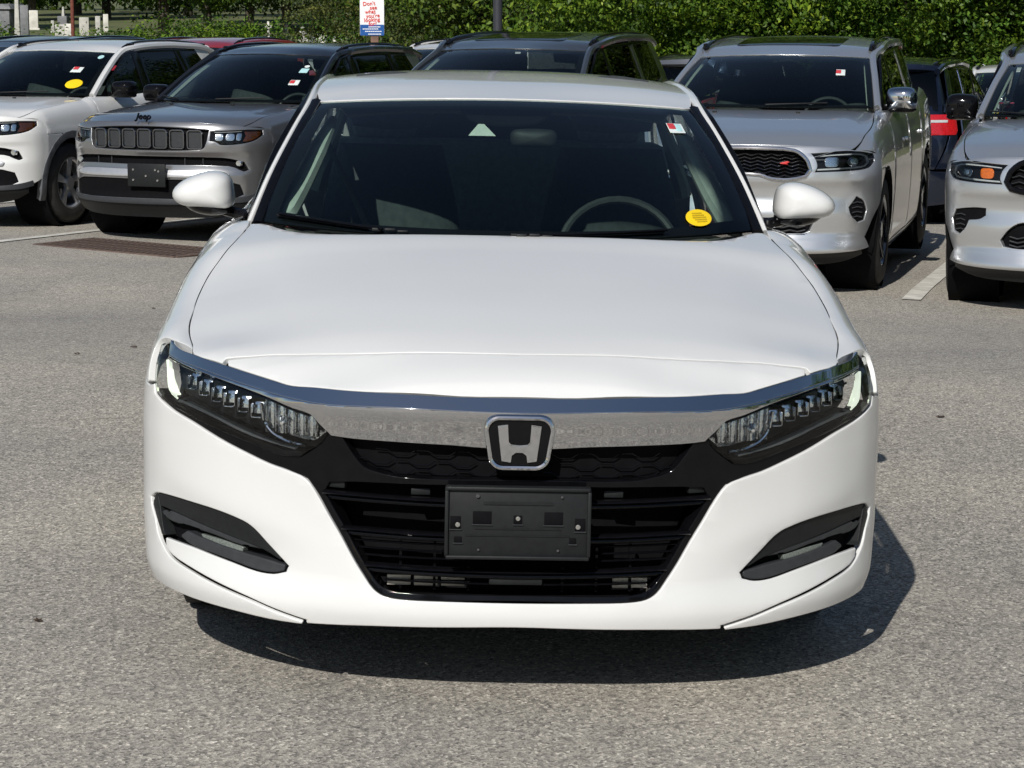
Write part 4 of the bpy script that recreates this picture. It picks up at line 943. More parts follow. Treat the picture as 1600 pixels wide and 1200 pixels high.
def build_suv(kind, body_m, roof_m, loc, rz, label, group, opt=()):
    d = COMPACT if kind == 'compact' else LARGE
    big = kind != 'compact'; b = Body(d); b.Rb = pchip(*d['rb']); L = b.L
    root = empty('compact_suv' if not big else 'large_suv', loc, R(rz), label, 'car', group)
    rear_only = 'rear' in opt
    fr = (0, -1, 0)
    def FP(name, pts, m, off=0., thick=.012, parent=root, ga=.08, gb=.05, sym=False, **k):
        g = panel(b.fa(pts), b.Fs, fr, ga, gb, thick, off=off, **k)
        return both(parent, name, g, m) if sym else make(name, g, m, parent)
    def SP(name, pts, m, off=0., thick=.014, ga=.12, gb=.08, **k): return both(root, name, panel(pts, b.S, (1, 0, .2), ga, gb, thick, off=off, **k), m)
    def GP(name, pts, m, off=0., thick=.008, **k): return both(root, name, panel(pts, b.G2s, (1, 0, .3), .15, .1, thick, off=off, smooth=False, **k), m)
    def RP(name, pts, m, off=0., thick=.012, **k): return make(name, panel(b_ra(b, pts), b.Rs, (0, 1, 0), .1, .08, thick, off=off, smooth=False, **k), m, root)
    ya, y2 = d['wy']; ra = d['ar']; zb = d['zb']; zc = d['wr']
    yE = lambda z: float(b.F(b.W(z), z)); Wz = lambda z: float(b.W(z))
    zf = d['zsh'] - .06                             # where the bumper side meets the wing
    # --- front face
    if kind == 'compact':
        grille = [(-.56, .93), (-.3, .948), (0, .955), (.3, .948), (.56, .93), (.535, .79), (.50, .765), (.3, .757), (0, .755), (-.3, .757), (-.50, .765), (-.535, .79)]
        lampR = [(.575, .915), (.70, .922), (.82, .925), (.885, .918), (.893, .88), (.86, .835), (.78, .812), (.66, .806), (.62, .83), (.575, .84)]
        mid = [(-.66, .70), (0, .705), (.66, .70), (.80, .665), (.83, .60), (.80, .59), (.70, .635), (0, .64), (-.70, .635), (-.80, .59), (-.83, .60), (-.80, .665)]
        low = [(-.66, .515), (0, .52), (.66, .515), (.78, .48), (.80, .40), (.74, .372), (0, .366), (-.74, .372), (-.80, .40), (-.78, .48)]
        holes = [grille, mid, low]; lamps = lampR; lowz = .345
    else:
        grille = [(-.42, .985), (-.2, .998), (0, 1.0), (.2, .998), (.42, .985), (.50, .93), (.53, .86), (.50, .815), (.40, .795), (.28, .80), (.20, .825), (0, .83), (-.20, .825), (-.28, .80), (-.40, .795), (-.50, .815), (-.53, .86), (-.50, .93)]
        lampR = [(.53, .965), (.70, .975), (.84, .975), (.905, .955), (.918, .90), (.89, .862), (.80, .848), (.56, .842), (.575, .88), (.56, .93)]
        ventR = [(.74, .68), (.86, .66), (.885, .60), (.87, .52), (.83, .50), (.79, .55), (.77, .60), (.70, .61), (.66, .635), (.66, .68)] if 'sport' in opt else [(.82, .67), (.865, .64), (.885, .58), (.87, .51), (.83, .495), (.79, .55), (.775, .60)]
        low = [(-.42, .60), (.42, .60), (.50, .56), (.56, .48), (.54, .44), (.44, .43), (-.44, .43), (-.54, .44), (-.56, .48), (-.50, .56)] if 'sport' in opt else [(-.50, .535), (.50, .535), (.555, .50), (.53, .445), (.48, .43), (-.48, .43), (-.53, .445), (-.555, .50)]
        holes = [grille, low, ventR, [(-x, z) for x, z in ventR]]; lamps = lampR; lowz = .29
    if not rear_only:
        arcf = [q for q in arch(ya, ra, zb, zc) if q[1] < zf and q[0] < ya]
        top = [(x, z) for x, z in d['cut']]
        if kind == 'compact':
            half_ = [(0, lowz), (.5, lowz), (.75, lowz + .005), (.86, lowz + .02)] + [(Wz(q[1]) + q[0] - yE(q[1]), q[1]) for q in arcf if q[1] > lowz + .03] + [(Wz(zf) + ya - .16 - yE(zf), zf), (Wz(zf), zf)]
        else:
            half_ = [(0, lowz), (.5, lowz), (.80, lowz + .01), (.90, lowz + .03)] + [(Wz(q[1]) + q[0] - yE(q[1]), q[1]) for q in arcf if q[1] > lowz + .03] + [(Wz(zf) + ya - .16 - yE(zf), zf), (Wz(zf), zf)]
        # skirt the lamps, then follow the bonnet edge back to the middle
        lb = lampR
        li = [p for p in lb]
        upper = [(Wz(.91 if not big else .945) , .91 if not big else .945), (top[-1][0], top[-1][1])] + top[::-1][1:]
        poly = dedupe(half(half_ + upper))
        hs = [[(t[0], t[1]) for t in b.fa(h)] for h in holes + [lampR, [(-x, z) for x, z in lampR]]]
        g = panel(b.fa(poly), b.Fs, fr, .06, .04, .034, holes=hs, gap=0., r=.004)
        make('front_bumper', g, body_m, root)
        for h, nm in zip(holes, ('grille', 'lower_intake', 'side_intake', 'side_intake')): FP(nm, h, DEEP, off=-.010 if nm == 'side_intake' else -.032, thick=.006, gap=-.006)
        # lamps
        for s in (-1, 1):
            def LP(nm, pts, m, off, parent, thick=.01, **k):
                g = panel(b.fa(pts), b.Fs, fr, .08, .05, thick, off=off, **k); return make(nm, g if s > 0 else mirror(g), m, parent)
            hl = LP('headlight', lampR, DEEP, -.045, root, gap=-.006)
            LP('lens_cover', lampR, CLEAR, -.002, hl, thick=.006, gap=.002)
            if kind == 'compact':
                LP('indicator', [(.80, .915), (.885, .912), (.886, .88), (.858, .842), (.80, .83), (.815, .88)], ORANGE, -.012, hl)
                for x in (.64, .72): LP('reflector_bowl', rrect(x - .032, x + .032, .84, .905, .02), BRIGHT, -.03, hl)
                LP('reflector_bowl', rrect(.76, .795, .84, .905, .012), BRIGHT, -.02, hl)
                LP('daytime_strip', [(.60, .912), (.79, .918), (.79, .911), (.60, .905)], DRLOFF, -.01, hl)
            else:
                LP('reflector_bowl', rrect(.625, .715, .875, .945, .02), BRIGHT if 'sport' not in opt else ORANGE, -.02, hl)
                pj = LP('projector_lens', rrect(.77, .85, .875, .945, .035), CHROMED, -.02, hl); LP('projector_glass', rrect(.785, .835, .888, .932, .02), BRIGHT, -.012, hl)
                rim = [(.57, .853), (.80, .862), (.875, .872), (.897, .90), (.885, .945), (.84, .962), (.70, .962), (.57, .952)]
                rim2 = [(.57, .944), (.70, .953), (.835, .953), (.872, .94), (.884, .90), (.868, .882), (.80, .874), (.57, .864)]
                LP('daytime_strip', rim + rim2, DRLOFF, -.012, hl, gap=0)
        if kind == 'compact':
            for k in range(7):
                x = (k - 3) * .149
                yy = float(b.F(x, .85)); yw = math.atan2(float(b.F(x + .03, .85)) - float(b.F(x - .03, .85)), .06)
                fo = [(px, pz) for px, pz in rrect(-.060, .060, -.074, .074, .022)]
                fg = tube([(px, 0, pz) for px, pz in fo], .008, 6, closed=True, up=(0, 1, 0)); ig = prism(rrect(-.053, .053, -.067, .067, .02), (0, .02, 0), (1, 0, 0), (0, 0, 1), .012)
                def tr(g): V = g[0]; c_, s_ = math.cos(yw), math.sin(yw); return np.stack([V[:, 0]*c_ - V[:, 1]*s_ + x, V[:, 0]*s_ + V[:, 1]*c_ + yy + .012, V[:, 2] + .853 - abs(k-3)*.002], 1), g[1], None
                sl_ = make('grille_slot', tr(fg), CHROMED, root); make('slot_mesh', tr(ig), GREYPL, sl_)
            FP('grille_band', half([(0, .958), (.3, .951), (.565, .933), (.57, .90), (.575, .915), (.56, .925), (.3, .944), (0, .950)][:0] or [(0, .957), (.3, .950), (.558, .932), (.55, .926), (.3, .9425), (0, .9485)]), SATING, off=.002)
            FP('bumper_bar', half([(0, .60), (.6, .598), (.72, .57), (.70, .54), (.6, .535), (0, .538)]), BAR, off=.012, thick=.03, r=.006)
            FP('chin', half([(0, .20), (.5, .205), (.72, .23), (.85, .30), (.86, .36), (.62, .352), (0, .347)]), MATTB, off=-.002, thick=.06)
            FP('skid_strip', half([(0, .362), (.60, .365), (.80, .385), (.87, .41), (.875, .36), (.80, .335), (0, .318)]), GREYPL, off=.010, thick=.03)
            for i in range(4): FP('mesh_row', half([(0, .40 + .028 * i), (.60, .40 + .028 * i), (.60, .406 + .028 * i), (0, .406 + .028 * i)]), GREYPL, off=-.03, thick=.01, smooth=False, gap=0)
            for x in (-.5, -.35, .35, .5): make('mesh_post', box((x, float(b.F(x, .67)) + .03, .67), (.008, .02, .06)), GREYPL, root)
            if 'plate' in opt:
                pb = make('plate_bracket', box((0.05, -.012, .555), (.36, .022, .19), .008), MATTB, root)
                for x, z in ((-.07, .60), (.14, .60), (.17, .59), (-.07, .515), (.16, .515), (.05, .55)): make('screw', cyl((x, -.026, z), .009, .008, 'Y', 12), CHROME, pb)
            if 'text' in opt:
                make('hood_lettering', text_geo('Jeep', .082, (0, .035, 1.008), (1, 0, 0), (0, .55, .83), .006), GLOSSB, root)
            for s in (-1, 1): make('fog_lamp', lathe([(-.004, .0), (-.005, .020), (.0, .026), (.02, .03)], (s * .76, float(b.F(.76, .655)) + .012, .655), 'Y', 20, close=False), BRIGHT, root)
        else:
            ringp = grille
            rg = tube([(x, float(b.F(x, z)) - .004, z) for x, z in smooth_poly(grille, 3)], .013 if 'sport' not in opt else .020, 8, closed=True, up=(0, 1, 0))
            make('grille_ring', rg, CHROME if 'sport' not in opt else GLOSSB, root)
            def inside(x, z):
                c = False; n = len(grille)
                for i in range(n):
                    (x1, z1), (x2, z2) = grille[i], grille[i - 1]
                    if (z1 > z) != (z2 > z) and x < (x2 - x1) * (z - z1) / (z2 - z1) + x1: c = not c
                return c
            rows = 8 if 'sport' not in opt else 5
            mm = CHROMED if 'sport' not in opt else GREYPL
            for i in range(rows):
                z0 = .815 + (.175 / (rows - .5)) * i; run = []
                def flush():
                    if len(run) > 3: make('grille_wave', tube(run, .0042, 5, flat=(1.6, 1)), mm, root)
                for k in range(-52, 53):
                    x = k * .01; z = z0 + .007 * (abs(((x / .045) % 2) - 1) * 2 - 1)
                    if inside(x, z): run.append((x, float(b.F(x, z)) + .015, z))
                    else: flush(); run = []
                flush()
            rg2 = FP('badge', [(.33, .905), (.38, .918), (.40, .91), (.38, .90), (.39, .892), (.33, .897)], mat('red_badge', (.6, .02, .015), rough=.3, coat=1), off=.0, smooth=False)
            zlo = (.445, .52) if 'sport' not in opt else (.445, .515)
            for i in range(3):
                pth = [(x, float(b.F(x, .48)) + .02, zlo[0] + .027 * i + .006 * (abs(((x / .05) % 2) - 1) * 2 - 1)) for x in np.linspace(-.5, .5, 60)]
                make('intake_wave', tube(pth, .005, 5), GREYPL, root)
            for s in (-1, 1):
                for i in range(4): z = .53 + .032 * i; x = .825; make('intake_wave', tube([(s * (x - .03), float(b.F(x - .03, z)) + .004, z), (s * x, float(b.F(x, z)) + .004, z + .008), (s * (x + .03), float(b.F(x + .03, z)) + .004, z)], .0045, 5), GREYPL, root)
            FP('chin', half([(0, .20), (.5, .205), (.72, .22), (.86, .27), (.86, .315), (0, .292)]), MATTB, off=-.004, thick=.06)
            FP('intake_sill', half([(0, .425), (.48, .425), (.52, .437), (.50, .418), (0, .418)]), CHROME if 'sport' not in opt else body_m, off=.004)
        # bonnet
        cy_ = lambda x: float(b.cy(x)); xs = [0, .2, .4, .55, .68, .78]
        (xw, yw_, zw), ywc, zwc = b.ws[:3]
        aY = [y for y in (.45, .55, .7, .9, 1.1, 1.3) if y > cy_(.79) + .03] + [yw_ - .06]
        hd = half([(x, cy_(x) + .003) for x in xs] + [(float(b.Ax(y)) - .002, y) for y in aY] + [(.70, yw_ - .11), (.55, ywc + .16), (.3, ywc + .01), (0, ywc - .03)])
        make('bonnet', panel(dedupe(hd), b.Hs, (0, 0, 1), .08, .08, .014, gap=.001), body_m, root)
        if 'sport' in opt:
            for s in (-1, 1): make('bonnet_vent', box((s * .38, .85, float(b.H(.38, .85)) + .004), (.16, .28, .012), .005, rot=(R(5), 'X')), GLOSSB, root)
        for s in (-1, 1): make('washer_jet', box((s * .30, ywc - .16, float(b.H(.3, ywc - .16)) + .006), (.03, .02, .01), .003), MATTB, root)
        # wings
        yt0 = yE(zf)
        wing = [(yt0 - .01, zf - .002), (yt0 + .0, d['zsh']), (cy_(.86) + .06, d['zsh'] + .12), (cy_(.80) + .02, d['zsh'] + .24), (cy_(.785) + .01, d['zsh'] + .3)] + [(y, d['zsh'] + .3) for y in (.7, .9, 1.1, 1.3)] + [(d['doors'][0] - .003, d['zsh'] + .3), (d['doors'][0] - .003, zb + .03), (d['doors'][0] - .06, zb)] + [q for q in arch(ya, ra, zb, zc)[::-1] if q[0] > ya or q[1] > zf] + [(ya - .16, zf)]
        SP('wing', wing, body_m, gap=.0005, ga=.06, gb=.05)
    zs, D1, D2, D3 = d['zsh'], *d['doors']
    SP('front_door', [(D1, zb), (D1, zs + .30), ((D1 + D2) / 2, zs + .3), (D2, zs + .30), (D2 + .04, zs - .3), (D2 + .04, zb)], body_m, smooth=False)
    SP('rear_door', [(D2 + .044, zb), (D2 + .044, zs - .3), (D2 + .004, zs + .3), (D3, zs + .3), (D3 - .02, zs), (y2 - ra * .95, zc + .18), (y2 - ra * 1.02, zb)], body_m, smooth=False)
    tl = L - .30
    a2 = arch(y2, ra, zb, zc)
    SP('rear_wing', [(D3 + .004, zs + .3), (D3 - .016, zs)] + [q for q in a2 if q[0] < y2 - ra * .80 and q[1] > zc + .16][:1] + [q for q in a2 if q[1] > zc + .16] + [q for q in a2 if q[0] > y2 and q[1] <= zc + .16] + [(tl, zb + .1), (tl + .02, zs - .2), (tl, zs), (tl - .06, zs + .15), (tl - .08, zs + .3)], body_m, smooth=False)
    SP('sill', [(ya + ra + .03, zb - .06), (ya + ra + .03, zb - .003), (y2 - ra - .03, zb - .003), (y2 - ra - .03, zb - .06)], MATTB if kind == 'compact' else GLOSSB, smooth=False)
    fl = MATTB if kind != 'compact' else mat('grey_arch_plastic', (.10, .105, .115), rough=.6, var=.1)
    for yc in (ya, y2):                             # wheel opening trims
        ap = arch(yc, ra - .002, zb, zc, 16); th = .065 if kind == 'compact' else .022
        ao = arch(yc, ra + th, zb, zc, 16)
        SP('arch_trim', [q for q in ao] + [q for q in ap[::-1]], fl if kind == 'compact' else DEEP, off=.006 if kind == 'compact' else .001, thick=.05, ga=.08, gb=.08, smooth=False)
        for s in (-1, 1): make('wheel_well', lathe([(s * .0, ra - .005), (s * .34, ra - .005), (s * .34, ra + .004), (s * .0, ra + .004)], (s * (d['wx'] - .24), yc, zc), 'X', 28), DEEP, root)
    for s in (-1, 1):
        for k_, y in enumerate((ya, y2)): add_wheel(root, s * d['wx'], y, d['wr'], ALLOY if 'darkrim' not in opt else CHROMED, .235)
        for x0 in (D1, D2): 
            pt = b.S(np.array(x0 + .86), np.array(zs + .03)); make('door_handle', box((s * (float(pt[0]) + .008), x0 + .82, zs + .06), (.03, .17, .028), .01), body_m, root)
    # --- glass house
    (xw, yw_, zw), ywc, zwc, (xt, yt, zt), ytc, ztc = b.ws
    zr = lambda y: float(b.zr(y)); yR = L - .32; tyr = d['rw'][3][1]
    wsg = make('windshield', panel([(-1, 0), (1, 0), (1, 1), (-1, 1)], lambda u, v: b.wsurf(u, v), (0, -1, .6), .2, .2, .004, smooth=False, gap=0), WSG, root)
    for pts in ([(-1, 0), (1, 0), (.94, .05), (-.94, .05)], [(-1, .93), (0, .94), (1, .93), (1, 1), (-1, 1)], [(-1, 0), (-.95, 0), (-.94, 1), (-1, 1)], [(1, 0), (1, 1), (.94, 1), (.95, 0)]):
        make('glass_frit', panel(pts, lambda u, v: b.wsurf(u, v) + np.array([0, .004, -.004]), (0, -1, .6), .2, .2, .002, smooth=False, gap=0), DEEP, wsg)
    ys = np.linspace(yt + .25, tyr - .25, 5)
    pil = [(xw + .025, yw_ + .02, zw - .01), ((xw + xt) / 2 + .022, (yw_ + yt) / 2 + .01, (zw + zt) / 2 + .008), (xt + .022, yt + .02, zt - .002)]
    rl = pil + [(float(b.G2(y, zr(y))) - .004, y, zr(y) - .004) for y in ys] + [(float(b.G2(tyr, zr(tyr))) - .02, tyr + .02, zr(tyr) - .03)]
    cv = crv(rl, 5); both(root, 'roof_pillar', tube(cv, .026, 8, flat=(1.2, 1.3)), body_m if 'bodypillar' in opt or roof_m is body_m else roof_m)
    roof = half([(0, ytc + .003), (.25, ytc + .03), (.45, ytc + .11), (xt - .01, yt)] + [(float(b.G2(y, zr(y))) - .002, y) for y in ys] + [(.5, tyr + .03), (0, tyr + .07)])
    make('roof', panel(dedupe(roof), b.roof, (0, 0, 1), .1, .15, .02, gap=0), roof_m, root)
    if big or 'sun' in opt:
        make('sunroof', panel(rrect(-.40, .40, ytc + .35, ytc + 1.0, .06), b.roof, (0, 0, 1), .1, .15, .01, off=.003, gap=0), GLOSSB, root)
    for s in (-1, 1):
        y0, y1 = yt + .15, tyr - .05
        pth = [(s * (float(b.G2(y, zr(y))) - .07), y, zr(y) + h) for y, h in [(y0, .012), (y0 + .12, .034), (y0 + .35, .042), ((y0 + y1) / 2, .044), (y1 - .4, .040), (y1 - .12, .03), (y1, .005)]]
        make('roof_rail', tube(crv(pth, 5), .016, 8, flat=(1.1, .8)), GLOSSB if 'silverrail' not in opt else SATING, root)
        for y, h in ((y0 + .1, .03), (y1 - .1, .03)): make('rail_foot', box((s * (float(b.G2(y, zr(y))) - .05), y, zr(y) + .02), (.03, .12, .05), .012), GLOSSB, root)
    pw = lambda y: zw + .02 + (y - yw_ - .03) / (yt - yw_) * (zt - zw) - .02
    bz = lambda y: float(b.Az(y)) - .012; zt_ = lambda y: zr(y) - .012
    B1, B2 = D2, D3
    GP('side_glass', [(yw_ + .22, bz(yw_ + .22)), (yw_ + .30, pw(yw_ + .27)), (yt - .02, pw(yt - .05)), (yt + .2, zt_(yt + .2) - .025), (B1 - .05, zt_(B1) - .03), (B1 - .02, bz(B1))], PRIV if rear_only else SIDEG)
    GP('door_pillar', [(B1 - .06, zt_(B1)), (B1 + .06, zt_(B1)), (B1 + .09, bz(B1)), (B1 - .03, bz(B1))], GLOSSB, off=.003)
    GP('side_glass', [(B1 + .09, bz(B1)), (B1 + .06, zt_(B1) - .03), (B2 - .12, zt_(B2) - .03), (B2 + .02, bz(B2) + .02)], PRIV)
    GP('door_pillar', [(B2 - .12, zt_(B2)), (B2 - .02, zt_(B2)), (B2 + .12, bz(B2)), (B2 + .02, bz(B2))], GLOSSB if kind == 'compact' else body_m, off=.003)
    ye = (L - .62) if big else (L - .55)
    GP('side_glass', [(B2 + .12, bz(B2) + .02), (B2 - .02, zt_(B2) - .03), (ye - .22, zt_(ye - .22) - .04), (ye - .02, bz(ye) + .05)], PRIV)
    e1 = float(b.Rb(1.22 if big else 1.15)) - .30; e2 = float(b.Rb(zr(tyr))) - .30
    GP('rear_pillar', [(ye - .02, bz(ye) + .05), (ye - .22, zt_(ye - .22) - .04), (ye - .24, zt_(ye - .24)), (e2, zr(tyr)), (e2 + (e1 - e2) * .5, (zr(tyr) + bz(e1)) / 2), (e1, bz(e1)), (ye - .3, bz(ye) - .01)], body_m)
    GP('belt_moulding', [(D1 + .05, bz(D1) - .012), (D1 + .1, bz(D1) + .014), (B2 + .2, bz(B2) + .014), (B2 + .2, bz(B2) - .012)], GLOSSB if not big else CHROMED, off=.006, thick=.02)
    GP('door_frame', [(yw_ + .12, bz(yw_ + .12)), (yt, zt - .01), (yt + .2, zt_(yt + .2)), (ye - .24, zt_(ye - .24)), (ye - .24, zt_(ye - .24) - .03), (yt + .2, zt_(yt + .2) - .028), (yt - .0, pw(yt - .05)), (yw_ + .30, pw(yw_ + .27)), (yw_ + .22, bz(yw_ + .22))], GLOSSB, off=.004, thick=.02)
    if not rear_only:
        cow = half([(0, ywc - .04), (.3, ywc), (.55, ywc + .14), (.70, yw_ - .12), (.76, yw_), (.6, yw_ - .06), (.4, ywc + .16), (0, ywc + .05)])
        make('cowl', panel(dedupe(cow), lambda x, y: st(x, y, b.H(x, y) - .018), (0, 0, 1), .1, .1, .01, smooth=False), GLOSSB, root)
        def on_ws(u, v, dd=.012): p = b.wsurf(np.array(u), np.array(v)); return (p[0], p[1] - dd * .6, p[2] + dd * .8)
        for u0, u1 in ((-.55, -.95), (.05, .60)): make('wiper', tube([on_ws(u0 + (u1 - u0) * k / 6, .02 + .035 * k / 6) for k in range(7)], .006, 6), MATTB, root)
    # mirrors
    mx, my, mz = d['mir']; mm_ = CHROME if 'chromemirror' in opt else (GLOSSB if 'blackmirror' in opt else body_m)
    mh = .085 if big else .07
    for s in (-1, 1):
        o = [(-.10, -mh), (-.115, 0), (-.10, mh * .8), (-.05, mh), (.07, mh), (.11, mh * .6), (.115, -mh * .5), (.09, -mh)]
        o = [(x * s, z) for x, z in o]
        m_ = make('door_mirror', dome(o, (s * mx, my, mz), (1, 0, 0), (0, 0, 1), .10, rings=7, power=2.6, back=.5), mm_, root)
        make('mirror_arm', join(box((s * (mx - .12), my - .01, mz - mh * .7), (.14, .06, .04), .012), dome([(x * .96, z * .35 - mh * .8) for x, z in o], (s * mx, my + .003, mz), (1, 0, 0), (0, 0, 1), .085, power=2.6, back=.5)), GLOSSB, m_)
        make('mirror_glass', box((s * mx, my + .05, mz), (.19, .006, mh * 1.7), .02), CHROME, m_)
    # --- tail
    zr0 = bz(L - .3)
    RP('rear_bumper', half([(0, .28), (.6, .28), (.86, .32), (.87, .62), (0, .64)]), body_m if big else MATTB)
    RP('tailgate', half([(0, .645), (.66, .645), (.70, zr0), (0, zr0)]), body_m)
    rg_ = make('rear_window', panel([(-1, 0), (1, 0), (1, 1), (-1, 1)], lambda u, v: b.wsurf(u, v, True), (0, 1, .6), .2, .2, .004, smooth=False, gap=0), PRIV, root)
    RP('spoiler', half([(0, zr(tyr) - .02), (.5, zr(tyr) - .03), (.62, zr(tyr) - .05), (.60, zr(tyr) + .01), (0, zr(tyr) + .05)]), body_m, thick=.05, off=.03)
    for s in (-1, 1):
        RP('tail_side', [(s * .67, .65), (s * .84, .65), (s * .86, zr0 - .3), (s * .80, zr0 + .02), (s * .71, zr0 + .02)], body_m)
        z0, z1 = (.97, 1.18) if big else (.95, 1.10)
        tl_ = RP('tail_light', [(s * .56, z0 + .01), (s * .84, z0 + .01), (s * .85, z0 + .05), (s * .83, z1), (s * .56, z1)], REDL, off=.012, thick=.03)
        g = panel(b_ra(b, [(s * .60, z0 + .13), (s * .76, z0 + .13), (s * .76, z0 + .158), (s * .60, z0 + .158)]), b.Rs, (0, 1, 0), .1, .08, .004, off=.016, smooth=False); make('reversing_lens', g, DRLOFF, tl_)
        RP('rear_corner', [(s * .66, zr0), (s * .76, zr0), (s * .68, zr(tyr) - .03), (s * .60, zr(tyr) - .03)], body_m, off=-.01)
    make('underbody', join(box((0, L / 2, .36), (1.16, L - .9, .22), .03), box((0, L / 2, .34), (1.66, y2 - ya - 2 * ra - .04, .12), .02), box((0, .62, .62), (1.14, .8, .36), .03), box((0, L - .5, .55), (1.3, .6, .4), .03), box((0, .42, .34), (1.2, .5, .12), .02)), DEEP, root)
    make('firewall', box((0, ywc + .14, .85), (1.45, .06, .46)), DEEP, root)
    add_interior(root, b, ywc + .28, zwc - .03, .38, (2.35 if big else 2.15), (.72 if big else .62), (3.35 if big else 3.0), xw=.68)
    for s in (-1, 1):
        g = tube(crv([(s * (x - .05), y + .03, z - .01) for x, y, z in pil], 4), .028, 8); make('pillar_trim', g, TRIMG, root)
    return root, b, wsg

def ws_sticker(b, parent, nm, u, v, w_, h, m, oval=False, lift=.003):
    s_ = lambda a, c: b.wsurf(a, c) + np.array([0, -lift * .6, lift * .8])
    pts = [(u + w_ * math.cos(t), v + h * math.sin(t)) for t in np.linspace(0, 2 * math.pi, 24, endpoint=False)] if oval else [(u - w_, v - h), (u + w_, v - h), (u + w_, v + h), (u - w_, v + h)]
    return make(nm, panel(pts, s_, (0, -1, .6), .2, .2, .001, r=.0003, gap=0, smooth=False), m, parent)
def place_z(x, y): return float(gz(x, y))
GR = 'sport utility vehicles parked in the rows behind the sedan'
GREYPAINT = GREY
c1, bb, wg = build_suv('compact', GREY, BLACKP, (-3.03, 18.7, place_z(-3.03, 18.7)), -23, 'grey compact SUV with black roof and seven slot grille, left of the sedan', GR, ('plate', 'text', 'trail', 'blackmirror'))
ws_sticker(bb, wg, 'paper_sticker', .80, .62, .045, .05, PALEBL); p_ = ws_sticker(bb, wg, 'paper_sticker', .78, .36, .05, .05, PAPER); ws_sticker(bb, wg, 'red_print', .76, .37, .025, .03, REDST, lift=.006)
ws_sticker(bb, wg, 'round_sticker', .80, .72, .03, .03, PAPER, True)
c2, bb, wg = build_suv('compact', WHITE, WHITE, (-5.13, 19.9, place_z(-5.13, 19.9)), -22, 'white compact SUV cut off by the left edge, yellow oval sticker inside its windshield', GR, ('blackmirror',))
ws_sticker(bb, wg, 'oval_sticker', .80, .22, .085, .09, YELLOW, True); ws_sticker(bb, wg, 'paper_sticker', .72, .52, .06, .06, PAPER); ws_sticker(bb, wg, 'red_print', .70, .55, .03, .03, REDST, lift=.006); ws_sticker(bb, wg, 'round_sticker', .86, .86, .035, .05, PALEBL, True)
c3, bb, wg = build_suv('large', SILVER, SILVER, (1.46, 15.33, place_z(1.46, 15.33)), -15.4, 'silver three row SUV with chrome ringed grille just behind the sedan on the right', GR, ('chromemirror', 'darkrim'))
ws_sticker(bb, wg, 'paper_sticker', .70, .62, .045, .06, PAPER); ws_sticker(bb, wg, 'red_print', .68, .63, .025, .035, REDST, lift=.006)
c4, bb, wg = build_suv('large', SILVER, SILVER, (3.66, 14.4, place_z(3.66, 14.4)), -15, 'silver SUV with black grille and dark bonnet vents cut off by the right edge', GR, ('sport', 'blackmirror', 'darkrim'))

c5, bb, wg = build_suv('large', GRAPH, GRAPH, (-.72, 17.2, place_z(-.72, 17.2)), -18, 'graphite SUV right behind the sedan, only its roof and upper windows showing', GR, ('darkrim',))
ws_sticker(bb, wg, 'paper_sticker', .20, .40, .05, .05, PALEBL)
c6, bb, wg = build_suv('large', NAVY, NAVY, (4.98, 27.4, place_z(4.98, 27.4)), 163, 'navy blue SUV facing away with red tail light, between the two silver SUVs', GR)
def another(src, loc, rz, label, swap=None, scale=None):
    c = copy_tree(src, None, swap); c.location = (loc[0], loc[1], place_z(*loc)); c.rotation_euler = (0, 0, R(rz)); c['label'] = label
    if scale: c.scale = scale
    return c
another(c6, (3.55, 30.6), 163, 'dark SUV with pale roof facing away, its hatch between graphite and silver SUVs', {NAVY: GREY})
another(c2, (-4.75, 25.6), -22, 'dark red SUV mostly hidden, its roof edge above the white and grey SUVs', {WHITE: REDP}, (1, 1, 1.07))
another(c5, (-7.1, 26.3), -22, 'black SUV at far left, only its roof showing above the white SUV', {GRAPH: BLACKP})
another(c5, (-7.05, 31.9), -22, 'second black SUV farther back, roof rails in front of the cemetery grass', {GRAPH: BLACKP})
another(c2, (-5.1, 32.2), -22, 'white SUV far back, a sliver of roof right of the red roof')
another(c2, (6.35, 29.0), -14, 'small white SUV in the distance at the far right beside the navy SUV', scale=(.95, .95, .93))
van = another(c5, (-2.35, 31.6), -35, 'white panel van far behind the grey SUV, right of the sign', {GRAPH: WHITE, PRIV: WHITE}, (1, 1, 1.06)); van.name = 'panel_van'; van['category'] = 'van'

# ---------------------------------------------------------------- cemetery, trees, sign, posts
def grass_mat():
    m, nt, b = nodes('mown_grass'); N = nt.nodes; L = nt.links; tc = N.new('ShaderNodeTexCoord')
    n1 = N.new('ShaderNodeTexNoise'); n1.inputs['Scale'].default_value = .25; n1.inputs['Detail'].default_value = 8; L.new(tc.outputs['Object'], n1.inputs['Vector'])
    r = N.new('ShaderNodeValToRGB'); L.new(n1.outputs['Fac'], r.inputs[0]); e = r.color_ramp.elements
    e[0].position = .35; e[0].color = (.07, .095, .03, 1); e[1].position = .68; e[1].color = (.17, .17, .07, 1)
    L.new(r.outputs[0], b.inputs['Base Color']); b.inputs['Roughness'].default_value = .9; return m
GRASS = grass_mat()
sheet('cemetery_lawn', np.linspace(-260, 260, 60), np.concatenate([np.linspace(40, 300, 70), np.linspace(330, 900, 10)]), GRASS)
